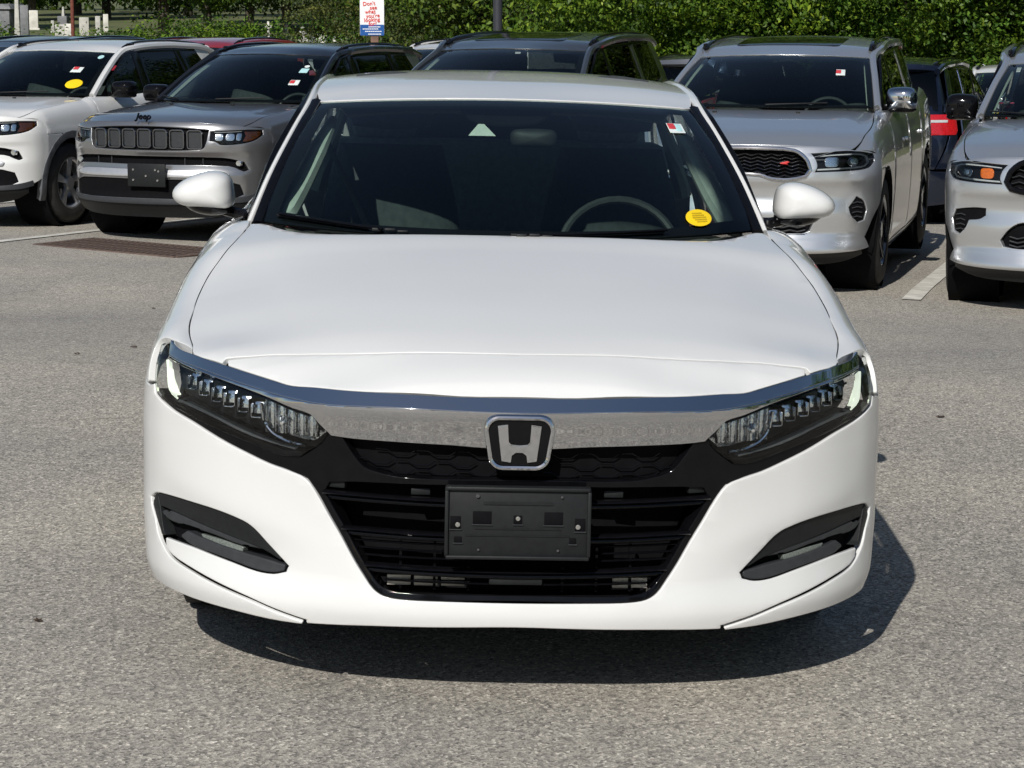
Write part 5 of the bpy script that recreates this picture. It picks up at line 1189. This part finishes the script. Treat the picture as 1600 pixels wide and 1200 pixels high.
def leaf_mat(name, c1, c2, c3):
    m, nt, b = nodes(name); N = nt.nodes; L = nt.links
    ge = N.new('ShaderNodeNewGeometry'); tc = N.new('ShaderNodeTexCoord')
    r = N.new('ShaderNodeValToRGB'); e = r.color_ramp.elements; L.new(ge.outputs['Random Per Island'], r.inputs[0])
    e[0].position = 0; e[0].color = c1 + (1,); e[1].position = 1; e[1].color = c3 + (1,); q = e.new(.55); q.color = c2 + (1,)
    n1 = N.new('ShaderNodeTexNoise'); n1.inputs['Scale'].default_value = 1.3; L.new(tc.outputs['Object'], n1.inputs['Vector'])
    r2 = N.new('ShaderNodeValToRGB'); L.new(n1.outputs['Fac'], r2.inputs[0]); r2.color_ramp.elements[0].position = .35; r2.color_ramp.elements[0].color = (.55, .62, .62, 1); r2.color_ramp.elements[1].position = .65; r2.color_ramp.elements[1].color = (1.4, 1.28, 1., 1)
    mx = N.new('ShaderNodeMixRGB'); mx.blend_type = 'MULTIPLY'; mx.inputs[0].default_value = 1; L.new(r.outputs[0], mx.inputs[1]); L.new(r2.outputs[0], mx.inputs[2])
    ta = N.new('ShaderNodeAttribute'); ta.attribute_name = 'tuft'
    r3 = N.new('ShaderNodeValToRGB'); L.new(ta.outputs['Fac'], r3.inputs[0]); r3.color_ramp.elements[0].color = (.50, .56, .60, 1); r3.color_ramp.elements[1].color = (1.45, 1.30, 1.05, 1)
    m3 = N.new('ShaderNodeMixRGB'); m3.blend_type = 'MULTIPLY'; m3.inputs[0].default_value = 1; L.new(mx.outputs[0], m3.inputs[1]); L.new(r3.outputs[0], m3.inputs[2])
    oi = N.new('ShaderNodeObjectInfo'); r4 = N.new('ShaderNodeValToRGB'); L.new(oi.outputs['Random'], r4.inputs[0]); r4.color_ramp.elements[0].color = (.78, .90, 1.05, 1); r4.color_ramp.elements[1].color = (1.12, 1.04, .9, 1)
    mx = N.new('ShaderNodeMixRGB'); mx.blend_type = 'MULTIPLY'; mx.inputs[0].default_value = 1; L.new(m3.outputs[0], mx.inputs[1]); L.new(r4.outputs[0], mx.inputs[2])
    L.new(mx.outputs[0], b.inputs['Base Color']); b.inputs['Roughness'].default_value = .5; b.inputs['Specular IOR Level'].default_value = .3
    tr = N.new('ShaderNodeBsdfTranslucent'); L.new(mx.outputs[0], tr.inputs['Color'])
    ms = N.new('ShaderNodeMixShader'); ms.inputs[0].default_value = .3; out = [n for n in N if n.type == 'OUTPUT_MATERIAL'][0]
    L.new(b.outputs[0], ms.inputs[1]); L.new(tr.outputs[0], ms.inputs[2]); L.new(ms.outputs[0], out.inputs['Surface'])
    return m
LEAF_M = leaf_mat('maple_leaves', (.045, .11, .014), (.10, .20, .026), (.18, .29, .05))
LEAF_D = leaf_mat('dark_leaves', (.03, .07, .012), (.07, .135, .022), (.14, .21, .04))
LEAF_G = leaf_mat('grey_green_needles', (.06, .085, .03), (.105, .14, .045), (.18, .21, .08))
LEAF_H = leaf_mat('hedge_leaves', (.05, .12, .012), (.10, .20, .025), (.17, .28, .05))
BARK = mat('bark', (.075, .06, .048), rough=.9, var=.35, scale=8, bump=.6, bscale=14)
def foliage(name, blobs, n, size, m, seed, droop=.25, tuft=26, flat=.55, sig=2.1):
    """leaf faces gathered in tufts through the outer part of several lobes"""
    g = np.random.default_rng(seed); ws_ = np.array([b_[3] * b_[4] * b_[5] for b_ in blobs]) ** (2/3); ws_ /= ws_.sum()
    nt_ = n // tuft; which = g.choice(len(blobs), nt_, p=ws_); B_ = np.array(blobs)[which]
    d = g.normal(size=(nt_, 3)); d /= np.linalg.norm(d, axis=1, keepdims=True); rad = 1 - .45 * g.random(nt_) ** 1.7
    wob = 1 + .16 * np.sin(d[:, 0] * 5 + which) * np.cos(d[:, 2] * 6 + seed)
    C_ = B_[:, :3] + d * B_[:, 3:] * (rad * wob)[:, None]
    c = np.repeat(C_, tuft, 0); dd = np.repeat(d, tuft, 0); k = len(c)
    p = c + g.normal(size=(k, 3)) * np.array([1, 1, flat]) * size * sig
    nrm = dd * .7 + g.normal(size=(k, 3)) * .55 + [0, 0, .55]; nrm /= np.linalg.norm(nrm, axis=1, keepdims=True)
    t = np.cross(nrm, g.normal(size=(k, 3))); t /= np.linalg.norm(t, axis=1, keepdims=True); u = np.cross(nrm, t)
    fq = 1.1 / max(size * 5, .35)
    gapn = np.sin(c[:, 0] * fq * 2.3 + seed) + np.sin(c[:, 1] * fq * 2.1 + 1.3) + np.sin(c[:, 2] * fq * 3.0 + 2.1 + c[:, 0] * fq)
    kp = gapn + .5 * g.random(k) > -.35; p, nrm, t, u = p[kp], nrm[kp], t[kp], u[kp]; k = len(p)
    s = size * (.6 + .8 * g.random(k))[:, None]
    V = np.stack([p - t * s * .5, p + u * s * .32 - nrm * s * .05, p + t * s * .6 - [0, 0, 1] * s * droop, p - u * s * .32 - nrm * s * .05], 1).reshape(-1, 3)
    keep = None
    me = bpy.data.meshes.new(name); me.vertices.add(len(V)); me.vertices.foreach_set('co', V.ravel())
    nf = len(V) // 4; me.loops.add(nf * 4); me.polygons.add(nf); me.loops.foreach_set('vertex_index', np.arange(nf * 4)); me.polygons.foreach_set('loop_start', np.arange(nf) * 4); me.polygons.foreach_set('loop_total', np.full(nf, 4))
    at = me.attributes.new('tuft', 'FLOAT', 'POINT'); tv = np.repeat(np.repeat(g.random(nt_), tuft)[kp], 4); at.data.foreach_set('value', tv.astype(np.float32))
    me.update(); me.materials.append(m); return me
def trunk_geo(h, r, seed, limbs=6, spread=2.2, lean=.1):
    g = np.random.default_rng(seed); gs = []
    path = [(g.normal() * lean * k / 4, g.normal() * lean * k / 4, h * k / 5) for k in range(6)]; path[0] = (0, 0, -.3)
    cv = crv(path, 4); gs.append(tube(cv, np.linspace(r * 1.25, r * .45, len(cv)), 9, up=(0, 1, 0.01)))
    for i in range(limbs):
        a = g.random() * 6.28; k = g.integers(len(cv) // 3, len(cv) - 2); p = np.array(cv[k]); L_ = spread * (.6 + .6 * g.random())
        q = [p, p + [math.cos(a) * L_ * .4, math.sin(a) * L_ * .4, L_ * .25], p + [math.cos(a) * L_, math.sin(a) * L_, L_ * .75]]
        gs.append(tube(crv(q, 4), np.linspace(r * .45, r * .1, 9), 6, up=(.1, 1, 0.3)))
    return join(*gs)
def tree_proto(name, m, h, rx, z0, n, size, seed, nb=26, tr=.2, lobe=.36, **k):
    g = np.random.default_rng(seed); blobs = []
    for i in range(nb):
        f = i / (nb - 1); a = i * 2.4 + g.random() * .6; prof = math.sin(math.pi * min(1, .22 + .78 * f)) ** .6 if f < 1 else .1
        q = rx * .72 * prof * (1 if i % 3 else .45); s = rx * (lobe + .12 * g.random()); zz = z0 + s * .5 + (h - z0 - s) * f
        blobs.append((math.cos(a) * q, math.sin(a) * q, zz, s, s, s * .66))
    return foliage(name, blobs, n, size, m, seed, **k), trunk_geo(h * .75, tr, seed, spread=rx * .8)
TP = {}
TP['maple'] = tree_proto('crown_mesh', LEAF_M, 8.8, 3.5, -.1, 105000, .085, 11, tr=.14, tuft=110, sig=3.6, flat=.42)
TP['maple_b'] = tree_proto('crown_mesh', LEAF_M, 8.2, 3.3, -.3, 100000, .075, 23, tr=.13, tuft=80, sig=3.2, flat=.5, nb=30)
TP['dark'] = tree_proto('crown_mesh', LEAF_D, 9.5, 3.6, .0, 95000, .09, 31, tr=.18, tuft=90, sig=3.2)
TP['needle'] = tree_proto('crown_mesh', LEAF_G, 9.5, 2.9, .0, 95000, .075, 47, tr=.16, flat=.3, tuft=70, sig=3.0)
TP['oak'] = tree_proto('crown_mesh', LEAF_D, 15, 6.5, 2.4, 60000, .32, 59, tr=.36)
TP['oak_b'] = tree_proto('crown_mesh', LEAF_M, 14, 6.0, 2.0, 60000, .30, 67, tr=.32)
TM = {}
def tree(kind, x, y, s, rot, label, name=None, group='trees behind the parking lot'):
    me, tg = TP[kind]; t = empty({'maple': 'maple_tree', 'maple_b': 'maple_tree', 'dark': 'broadleaf_tree', 'needle': 'conifer_tree', 'oak': 'oak_tree', 'oak_b': 'oak_tree'}[kind] if not name else name, (x, y, float(gz(x, y)) - .05), rot, label, 'tree', group)
    t.scale = (s, s, s)
    if kind not in TM: TM[kind] = make('trunk', tg, BARK, t); k = TM[kind]
    else: k = bpy.data.objects.new('trunk', TM[kind].data); col.objects.link(k); k.parent = t
    c = bpy.data.objects.new('crown', me); col.objects.link(c); c.parent = t
    return t
PX = lambda u, y: (u - 800) / 3559 * y
rr = random.Random(5)

ROW = [('needle', 655, 70, 1.35), ('maple', 715, 84, 1.5), ('needle', 750, 64, 1.35), ('needle', 602, 88, 1.4), ('dark', 835, 62, 1.4), ('maple', 900, 72, 1.5), ('maple', 985, 50, 1.15), ('dark', 1065, 62, 1.45), ('maple_b', 1135, 52, 1.35),
       ('maple', 1225, 58, 1.4), ('maple_b', 1300, 52, 1.3), ('needle', 1355, 64, 1.4), ('maple_b', 1410, 51, 1.3), ('maple', 1490, 54, 1.35), ('dark', 1550, 62, 1.4), ('maple', 1615, 52, 1.35), ('maple_b', 1720, 55, 1.4), ('dark', 1850, 52, 1.4), ('maple', 1990, 54, 1.4), ('dark', 2130, 50, 1.4), ('dark', 2290, 50, 1.4), ('dark', 2460, 48, 1.4)]
WORDS = {'needle': 'grey green conifer', 'maple': 'bright green maple', 'maple_b': 'low branching maple', 'dark': 'dark green broadleaf tree', 'oak': 'dark spreading oak', 'oak_b': 'lighter green oak'}
def where(u):
    for lim, t in ((120, 'above the gravestones at the far left edge'), (260, 'above the pale monuments left of the big trunk'), (360, 'behind the clipped hedge on the left'), (470, 'behind the stone cross in the cemetery'), (545, 'behind the round topped headstone'), (601, 'directly behind the small sign'), (640, 'behind the left half of the white van'), (680, 'behind the right half of the white van'),
                   (720, 'between the white van and the lamp post'), (775, 'just left of the dark lamp post'), (860, 'just right of the dark lamp post'), (940, 'above the graphite SUV roof'), (1020, 'above the rear of the graphite SUV'), (1085, 'above the half hidden pale roofed SUV'), (1170, 'above the left side of the nearer silver SUV'), (1250, 'above the sunroof of the nearer silver SUV'),
                   (1320, 'above the right roof rail of the nearer silver SUV'), (1375, 'above the mirror of the nearer silver SUV'), (1440, 'above the tail of the navy SUV'), (1510, 'above the roof rail of the navy SUV'), (1570, 'above the small distant white SUV'), (1630, 'at the right edge of the picture')):
        if u < lim: return t
    return 'beyond the right edge, %s in line' % {1690: 'first', 1720: 'first', 1850: 'second', 1990: 'third', 2130: 'fourth', 2290: 'fifth', 2460: 'sixth'}.get(u, 'last')
for i, (k, u, y, s) in enumerate(ROW):
    tree(k, PX(u, y), y, s, rr.random() * 6.28, WORDS[k] + ' ' + where(u))
FAR = [('oak', -60, 190, 1.), ('oak_b', 60, 225, 1.1), ('oak', 175, 235, 1.1), ('oak', 262, 150, .95), ('oak_b', 330, 190, 1.), ('oak', 395, 215, 1.), ('oak', 452, 180, .9), ('oak_b', 500, 200, .95), ('oak', 560, 185, .9), ('oak', 620, 200, 1.), ('oak', 690, 210, 1.), ('oak_b', 780, 190, 1.), ('oak', 5, 260, 1.3), ('oak', 130, 280, 1.3), ('oak', 480, 250, 1.2), ('oak', 300, 260, 1.3), ('oak', 880, 170, 1.2), ('oak_b', 1000, 150, 1.2), ('oak', 1150, 140, 1.2), ('oak', 1300, 130, 1.2), ('oak', 1480, 130, 1.2)]
for i, (k, u, y, s) in enumerate(FAR):
    tree(k, PX(u, y), y, s, rr.random() * 6.28, ('huge ' if s > 1.15 else '') + WORDS[k] + (' far back, ' if y > 205 else ', ') + where(u))
# the wood that closes the view far behind, read as one mass
g_ = np.random.default_rng(3); bl = [(x + g_.normal() * 4, 330 + g_.normal() * 8, 6 + g_.random() * 4 + float(gz(0, 330)), 11, 6, 8 + 3 * g_.random()) for x in np.arange(-130, 130, 9)]
wd = bpy.data.objects.new('distant_wood', foliage('distant_wood', bl, 60000, 1.1, LEAF_D, 77)); col.objects.link(wd); tag(wd, 'dark wood closing the view behind the cemetery trees', 'wood', kind='stuff')
# trees that close the lot on the right and on the photographer's side; they show as reflections in paint and glass
for i, (x, y, s, k, t) in enumerate(((-16, -22, 1.1, 'maple', 'leftmost maple on the photographer side'), (-6, -32, 1.2, 'dark', 'dark tree straight behind the photographer'), (6, -36, 1.2, 'maple', 'maple behind the photographer, a little right'), (18, -28, 1.1, 'dark', 'rightmost dark tree on the photographer side'),
    (20, 2, 1.2, 'dark', 'first dark tree along the right side of the lot'), (21, 10, 1.3, 'maple', 'maple along the right side of the lot, level with the sedan'), (20, 18, 1.3, 'dark', 'second dark tree along the right side of the lot'), (21, 26, 1.35, 'maple_b', 'low maple along the right side of the lot, level with the navy SUV'), (20, 34, 1.35, 'dark', 'third dark tree along the right side of the lot'), (21, 43, 1.35, 'maple', 'maple at the far right corner of the lot'))):
    tree(k, x, y, s, x, t , group='trees round the near and right sides of the lot')
# hedges and low bushes
def bush(name, x, y, w_, h, label, m=LEAF_H, size=.085, n=16000, seed=1):
    bl = [((i - 1.5) * w_ / 3.4, 0, h * (.48 + .06 * (i % 2)), w_ / 3.2, .9, h * .55) for i in range(4)]
    o = bpy.data.objects.new(name, foliage(name, bl, n, size, m, seed)); col.objects.link(o); o.location = (x, y, float(gz(x, y)) - .1); return tag(o, label, 'bush', 'low bushes along the far side of the lot')
for i, (u, y, w_, h, t) in enumerate(((30, 58, 3.0, 1.75, 'low green bush below the grey vault at the left edge'), (235, 62, 2.2, 1.70, 'green bush in front of the big oak trunk'), (300, 61, 2.4, 1.95, 'tallest bright bush, right of the big oak trunk'), (365, 62, 2.2, 1.98, 'bright bush left of the stone cross'), (165, 63, 1.6, 1.55, 'small bush under the white headstones'),
                                       (1060, 42, 3.0, 1.2, 'weedy bush behind the pale roofed SUV'), (1240, 43, 3.4, 1.3, 'weedy bush above the silver SUV sunroof'), (1520, 41, 3.2, 1.15, 'weedy bush above the distant white SUV'), (1420, 43, 2.6, 1.25, 'weedy bush above the navy SUV rail'))):
    bush('bush', PX(u, y), y, w_, h, t, seed=90 + i)
# gravestones
STONE = mat('pale_granite', (.46, .45, .41), rough=.8, var=.2, scale=3, bump=.3); STONED = mat('grey_granite', (.16, .165, .17), rough=.6, var=.25, scale=3, bump=.2); STONEM = mat('weathered_marble', (.62, .60, .54), rough=.8, var=.2, scale=2, bump=.3)
STONES = [(-37.25, 167.2, 2.14, 1.32, 'vault'), (-35.03, 163.4, 2.76, 0.41, 'obelisk'), (-33.72, 159.6, 2.03, 0.58, 'slab'), (-39.4, 190.0, 1.69, 0.75, 'low'), (-35.96, 180.5, 0.9, 0.25, 'low'), (-31.03, 159.6, 1.77, 0.9, 'pedestal'), (-27.71, 144.4, 0.85, 0.53, 'slab'), (-28.89, 155.8, 1.21, 0.66, 'slab'), (-30.7, 171.0, 1.26, 0.38, 'slab'), (-32.13, 182.4, 1.39, 0.41, 'slab'), (-25.03, 152.0, 0.51, 0.34, 'slab'), (-25.74, 159.6, 0.68, 0.36, 'slab'), (-15.66, 148.2, 0.99, 0.42, 'cross'), (-15.61, 159.6, 0.76, 0.27, 'crossped'), (-13.11, 144.4, 0.69, 0.49, 'crossped'), (-11.69, 140.6, 0.6, 0.55, 'round'), (-12.33, 142.5, 0.07, 0.36, 'dark'), (-11.56, 144.4, 0.01, 0.32, 'dark'), (-11.08, 144.4, 0.05, 0.24, 'slab'), (-11.28, 152.0, 0.43, 0.26, 'crossped'), (-10.55, 155.8, 0.66, 0.18, 'obelisk'), (-16.74, 152.0, 0.22, 0.34, 'dark'), (-3.63, 152.0, 0.01, 0.21, 'crossped'), (-2.09, 152.0, 0.14, 0.21, 'cross'), (-7.76, 159.6, 0.2, 0.18, 'obelisk'), (-2.95, 152.0, -0.24, 0.21, 'slab'), (-4.84, 159.6, -0.11, 0.13, 'slab'), (-9.06, 159.6, -0.07, 0.18, 'slab')]
SW = {'vault': 'grey stone vault with flat roof', 'obelisk': 'slim pale obelisk', 'slab': 'upright rectangular headstone', 'low': 'low wide pale stone', 'pedestal': 'tall monument stepping up on a pedestal', 'cross': 'pale stone cross', 'crossped': 'headstone topped by a small cross', 'round': 'tall round topped headstone', 'dark': 'small dark granite headstone'}
for i, (x, y, zt, w_, k) in enumerate(STONES):
    g0 = float(gz(x, y)) - .1; h = max(zt - g0, .5); t = empty('gravestone', (x, y, g0), (i % 5 - 2) * .08)
    m = {'dark': STONED, 'vault': STONED, 'round': STONEM, 'cross': STONEM}.get(k, STONE if i % 3 else STONEM)
    if k == 'slab' and i == 2: m = STONED
    make('base', box((0, 0, .10), (w_ * 1.3, .5, .28), .03), m, t)
    if k == 'cross': make('cross', join(box((0, 0, h / 2), (w_ * .34, .18, h), .02), box((0, 0, h * .74), (w_, .18, w_ * .34), .02)), m, t)
    elif k == 'crossped': make('shaft', box((0, 0, h * .36), (w_, .4, h * .72), .04, taper=(.85, .85)), m, t); make('cross', join(box((0, 0, h * .86), (w_ * .16, .1, h * .28), .01), box((0, 0, h * .9), (w_ * .5, .1, w_ * .16), .01)), m, t)
    elif k == 'obelisk': make('shaft', box((0, 0, h / 2), (w_, w_, h), .02, taper=(.6, .6)), m, t)
    elif k == 'pedestal': make('plinth', box((0, 0, h * .25), (w_ * 1.1, w_, h * .5), .05), m, t); make('block', box((0, 0, h * .62), (w_ * .75, w_ * .7, h * .3), .03), STONED, t); make('finial', box((0, 0, h * .9), (w_ * .25, w_ * .25, h * .35), .02, taper=(.5, .5)), m, t)
    elif k == 'vault': make('wall', box((0, 0, h * .42), (w_ * 2.2, 3, h * .84), .03), m, t); make('roof', box((0, 0, h * .92), (w_ * 2.5, 3.4, h * .16), .05, taper=(.85, .85)), m, t)
    elif k == 'round': make('tablet', prism([(-w_/2, 0), (w_/2, 0)] + [(w_/2 * math.cos(R(a)), h - w_*.35 + w_*.35 * math.sin(R(a))) for a in range(0, 181, 20)], (0, -.12, 0), (1, 0, 0), (0, 0, 1), -.25, .01), m, t)
    else: make('tablet', box((0, 0, h / 2), (w_, .3, h), .04), m, t)
    u = 800 + x / y * 3559
    tag(t, SW[k] + ', ' + ['at the left edge of the picture', 'second from the left edge', 'beside the left obelisk', 'left of the pedestal monument', 'tiny, just left of the pedestal monument', 'left of the rusty pole', 'just behind the rusty pole', 'first right of the rusty pole', 'second right of the rusty pole', 'third right of the rusty pole', 'left of the big oak trunk', 'close against the big oak trunk', 'tallest cross, above the grey SUV', 'right of the tallest cross', 'left of the round topped headstone', 'above the grey SUV roof, right of its middle', 'at the left foot of the round topped stone', 'at the right foot of the round topped stone', 'second right of the round topped stone', 'midway between the round topped stone and the sign', 'just left of the sign post', 'left foot of the tallest cross', 'second left of the lamp post', 'nearest left of the lamp post', 'just above the white van', 'low, beside the lamp post', 'right of the white van', 'just right of the sign'][i], 'gravestone', 'gravestones in the cemetery beyond the lot')
# sign on a timber post
t = empty('information_sign', (-1.76, 29, float(gz(-1.76, 29))), 0, 'small white and blue sign with red slanted lettering on a timber post', 'sign'); g0 = t.location.z
SWH = mat('sign_white', (.82, .83, .84), rough=.4, var=.02); SBL = mat('sign_blue', (.01, .09, .32), rough=.4, var=.05); SRD = mat('sign_red', (.72, .05, .03), rough=.4, var=.05)
make('post', box((.03, .06, (1.4 - g0) / 2), (.10, .10, 1.4 - g0), .008), mat('weathered_timber', (.17, .10, .07), rough=.85, var=.3, scale=12, bump=.5), t)
z0, z1 = 1.325 - g0, 1.775 - g0
make('panel', prism(rrect(-.152, .152, z0, z1, .02), (0, 0, 0), (1, 0, 0), (0, 0, 1), -.004), SWH, t)
make('blue_band', prism([(-.150, z0 + .002), (.150, z0 + .002), (.150, z0 + .135), (-.150, z0 + .135)], (0, -.003, 0), (1, 0, 0), (0, 0, 1), .0012), SBL, t)
c_, s_ = math.cos(R(4)), math.sin(R(4))
for k, (wd_, x_) in enumerate((("Don't", -.035), ('see', .02), ('what', -.02), ("you're", .012), ('looking', 0), ('for?', .01))):
    make('lettering', text_geo(wd_, .068, (x_, -.0055, z1 - .075 - .050 * k), (c_, 0, s_), (-s_, 0, c_), .001), SRD, t)
for k, (a0, a1, zz) in enumerate(((-.045, .105, .108), (-.12, .08, .082), (-.09, .12, .052), (-.05, .115, .018))):
    make('small_print', join(*[box((a0 + (a1 - a0) * (j + .5) / 9, -.0055, z0 + zz), ((a1 - a0) / 9 * .82, .001, .012)) for j in range(9)]), SWH, t)
# lamp post, rusty pole
t = empty('lamp_post', (PX(778, 38), 38, float(gz(0, 38))), 0, 'dark round lamp post rising straight up behind the graphite SUV', 'lamp post')
PM = mat('dark_painted_steel', (.035, .037, .045), rough=.45, var=.1)
make('pole', tube([(0, 0, z) for z in np.linspace(0, 7.5, 12)], np.linspace(.082, .066, 12), 20, up=(0, 1, 0)), PM, t)
make('concrete_base', cyl((0, 0, .3), .26, .62, bev=.02), mat('concrete', (.36, .35, .32), rough=.9, var=.12, bump=.4), t)
make('arm', box((0, -.5, 7.4), (.06, 1.0, .06), .01), PM, t); make('lamp_head', box((0, -1.1, 7.38), (.32, .55, .12), .03), PM, t)
t = empty('pole', (PX(122, 56), 56, float(gz(-10, 56))), 0, 'thin rusty brown pole standing in front of the pale monuments', 'pole')
make('shaft', tube([(0, 0, z) for z in np.linspace(0, 5, 8)], .045, 10, up=(0, 1, 0)), mat('rusty_steel', (.16, .045, .03), rough=.8, var=.3, scale=20), t); make('cap', cyl((0, 0, 5.02), .055, .05), PM, t)
# painted bay lines and the drain grate
LINE = mat('worn_line_paint', (.60, .58, .52), rough=.8, var=.22, scale=9, bump=.4, bscale=60)
def line(x0, y0, x1, y1, w_=.11):
    d_ = np.array([x1 - x0, y1 - y0]); L_ = np.linalg.norm(d_); d_ /= L_; n_ = np.array([-d_[1], d_[0]]) * w_ / 2; V = []; F = []; k_ = 24
    for i in range(k_ + 1):
        p = np.array([x0, y0]) + d_ * L_ * i / k_
        for q in (p - n_, p + n_): V.append((q[0], q[1], float(gz(q[0], q[1])) + .007))
    for i in range(k_): F.append([2*i, 2*i + 1, 2*i + 3, 2*i + 2][::-1])
    o = make('bay_line', (np.array(V), F, None), LINE); o['kind'] = 'structure'; return o
line(2.70, 15.3, 4.45, 21.3, .13); line(-4.20, 18.4, -2.3, 23.2); line(-6.5, 20.2, -4.6, 25.0); line(.45, 16.3, 2.1, 21.9); line(-1.9, 17.3, -.2, 22.5); line(5.0, 14.4, 6.7, 20.2)
t = empty('drain_grate', (-3.02, 18.05, float(gz(-3.02, 18.05)) + .008), R(-37), 'rusty brown drain grate in the asphalt before the grey compact SUV', 'drain grate')
RU = mat('rusty_iron', (.115, .078, .062), rough=.85, var=.35, scale=25, bump=.5)
make('pit', box((0, 0, -.004), (1.55, .62, .006)), DEEP, t)
for s in (-1, 1): make('frame_bar', box((0, s * .31, .004), (1.60, .045, .012), .002), RU, t); make('frame_bar', box((s * .79, 0, .004), (.045, .62, .012), .002), RU, t)
for k in range(4): make('long_bar', box((0, -.2 + .133 * k, .003), (1.54, .028, .01)), RU, t)
b0 = None
for k in range(24):
    if b0 is None: b0 = make('cross_bar', box((0, 0, .005), (.022, .60, .010)), RU, t); q = b0
    else: q = bpy.data.objects.new('cross_bar', b0.data); col.objects.link(q); q.parent = t
    q.location = (-.76 + 1.52 * k / 23, 0, 0)

# a few dry leaves blown onto the asphalt
DRY = mat('dry_leaf', (.06, .035, .02), rough=.8, var=.3, scale=200)
for i, (u, v, t) in enumerate(((236, 437, 'dry brown leaf on the asphalt left of the sedan wing, nearest the grate'), (203, 537, 'dry brown leaf on the asphalt beside the left headlight'), (113, 555, 'tiny dry leaf on the asphalt, farthest left'), (37, 985, 'dry leaf at the lower left of the asphalt'), (1480, 640, 'dry leaf on the asphalt to the right of the sedan'))):
    an = R(9.3) - math.atan((600 - v) / 3559); y = CAM_H / math.tan(an); x = (u - 800) / 3559 * y / math.cos(0)
    g_ = np.random.default_rng(i); r_ = .007 + .004 * g_.random()
    V = [(0, 0, .006)] + [(r_ * math.cos(a) * (1 + .5 * (k % 2)), r_ * 1.5 * math.sin(a) * (1 + .5 * (k % 2)), .003 + .006 * g_.random()) for k, a in enumerate(np.linspace(0, 2 * math.pi, 10, endpoint=False))]
    V += [(a, b_, c - .002) for a, b_, c in V]
    F_ = [[0, 1 + k, 1 + (k + 1) % 10] for k in range(10)] + [[11, 12 + (k + 1) % 10, 12 + k] for k in range(10)] + [[1 + k, 12 + k, 12 + (k + 1) % 10, 1 + (k + 1) % 10] for k in range(10)]
    o = make('dry_leaf', (np.array(V), F_, None), DRY); o.location = (x, y, float(gz(x, y)) + .001); o.rotation_euler = (0, 0, i * 1.3); tag(o, t, 'leaf', 'dry leaves on the asphalt')
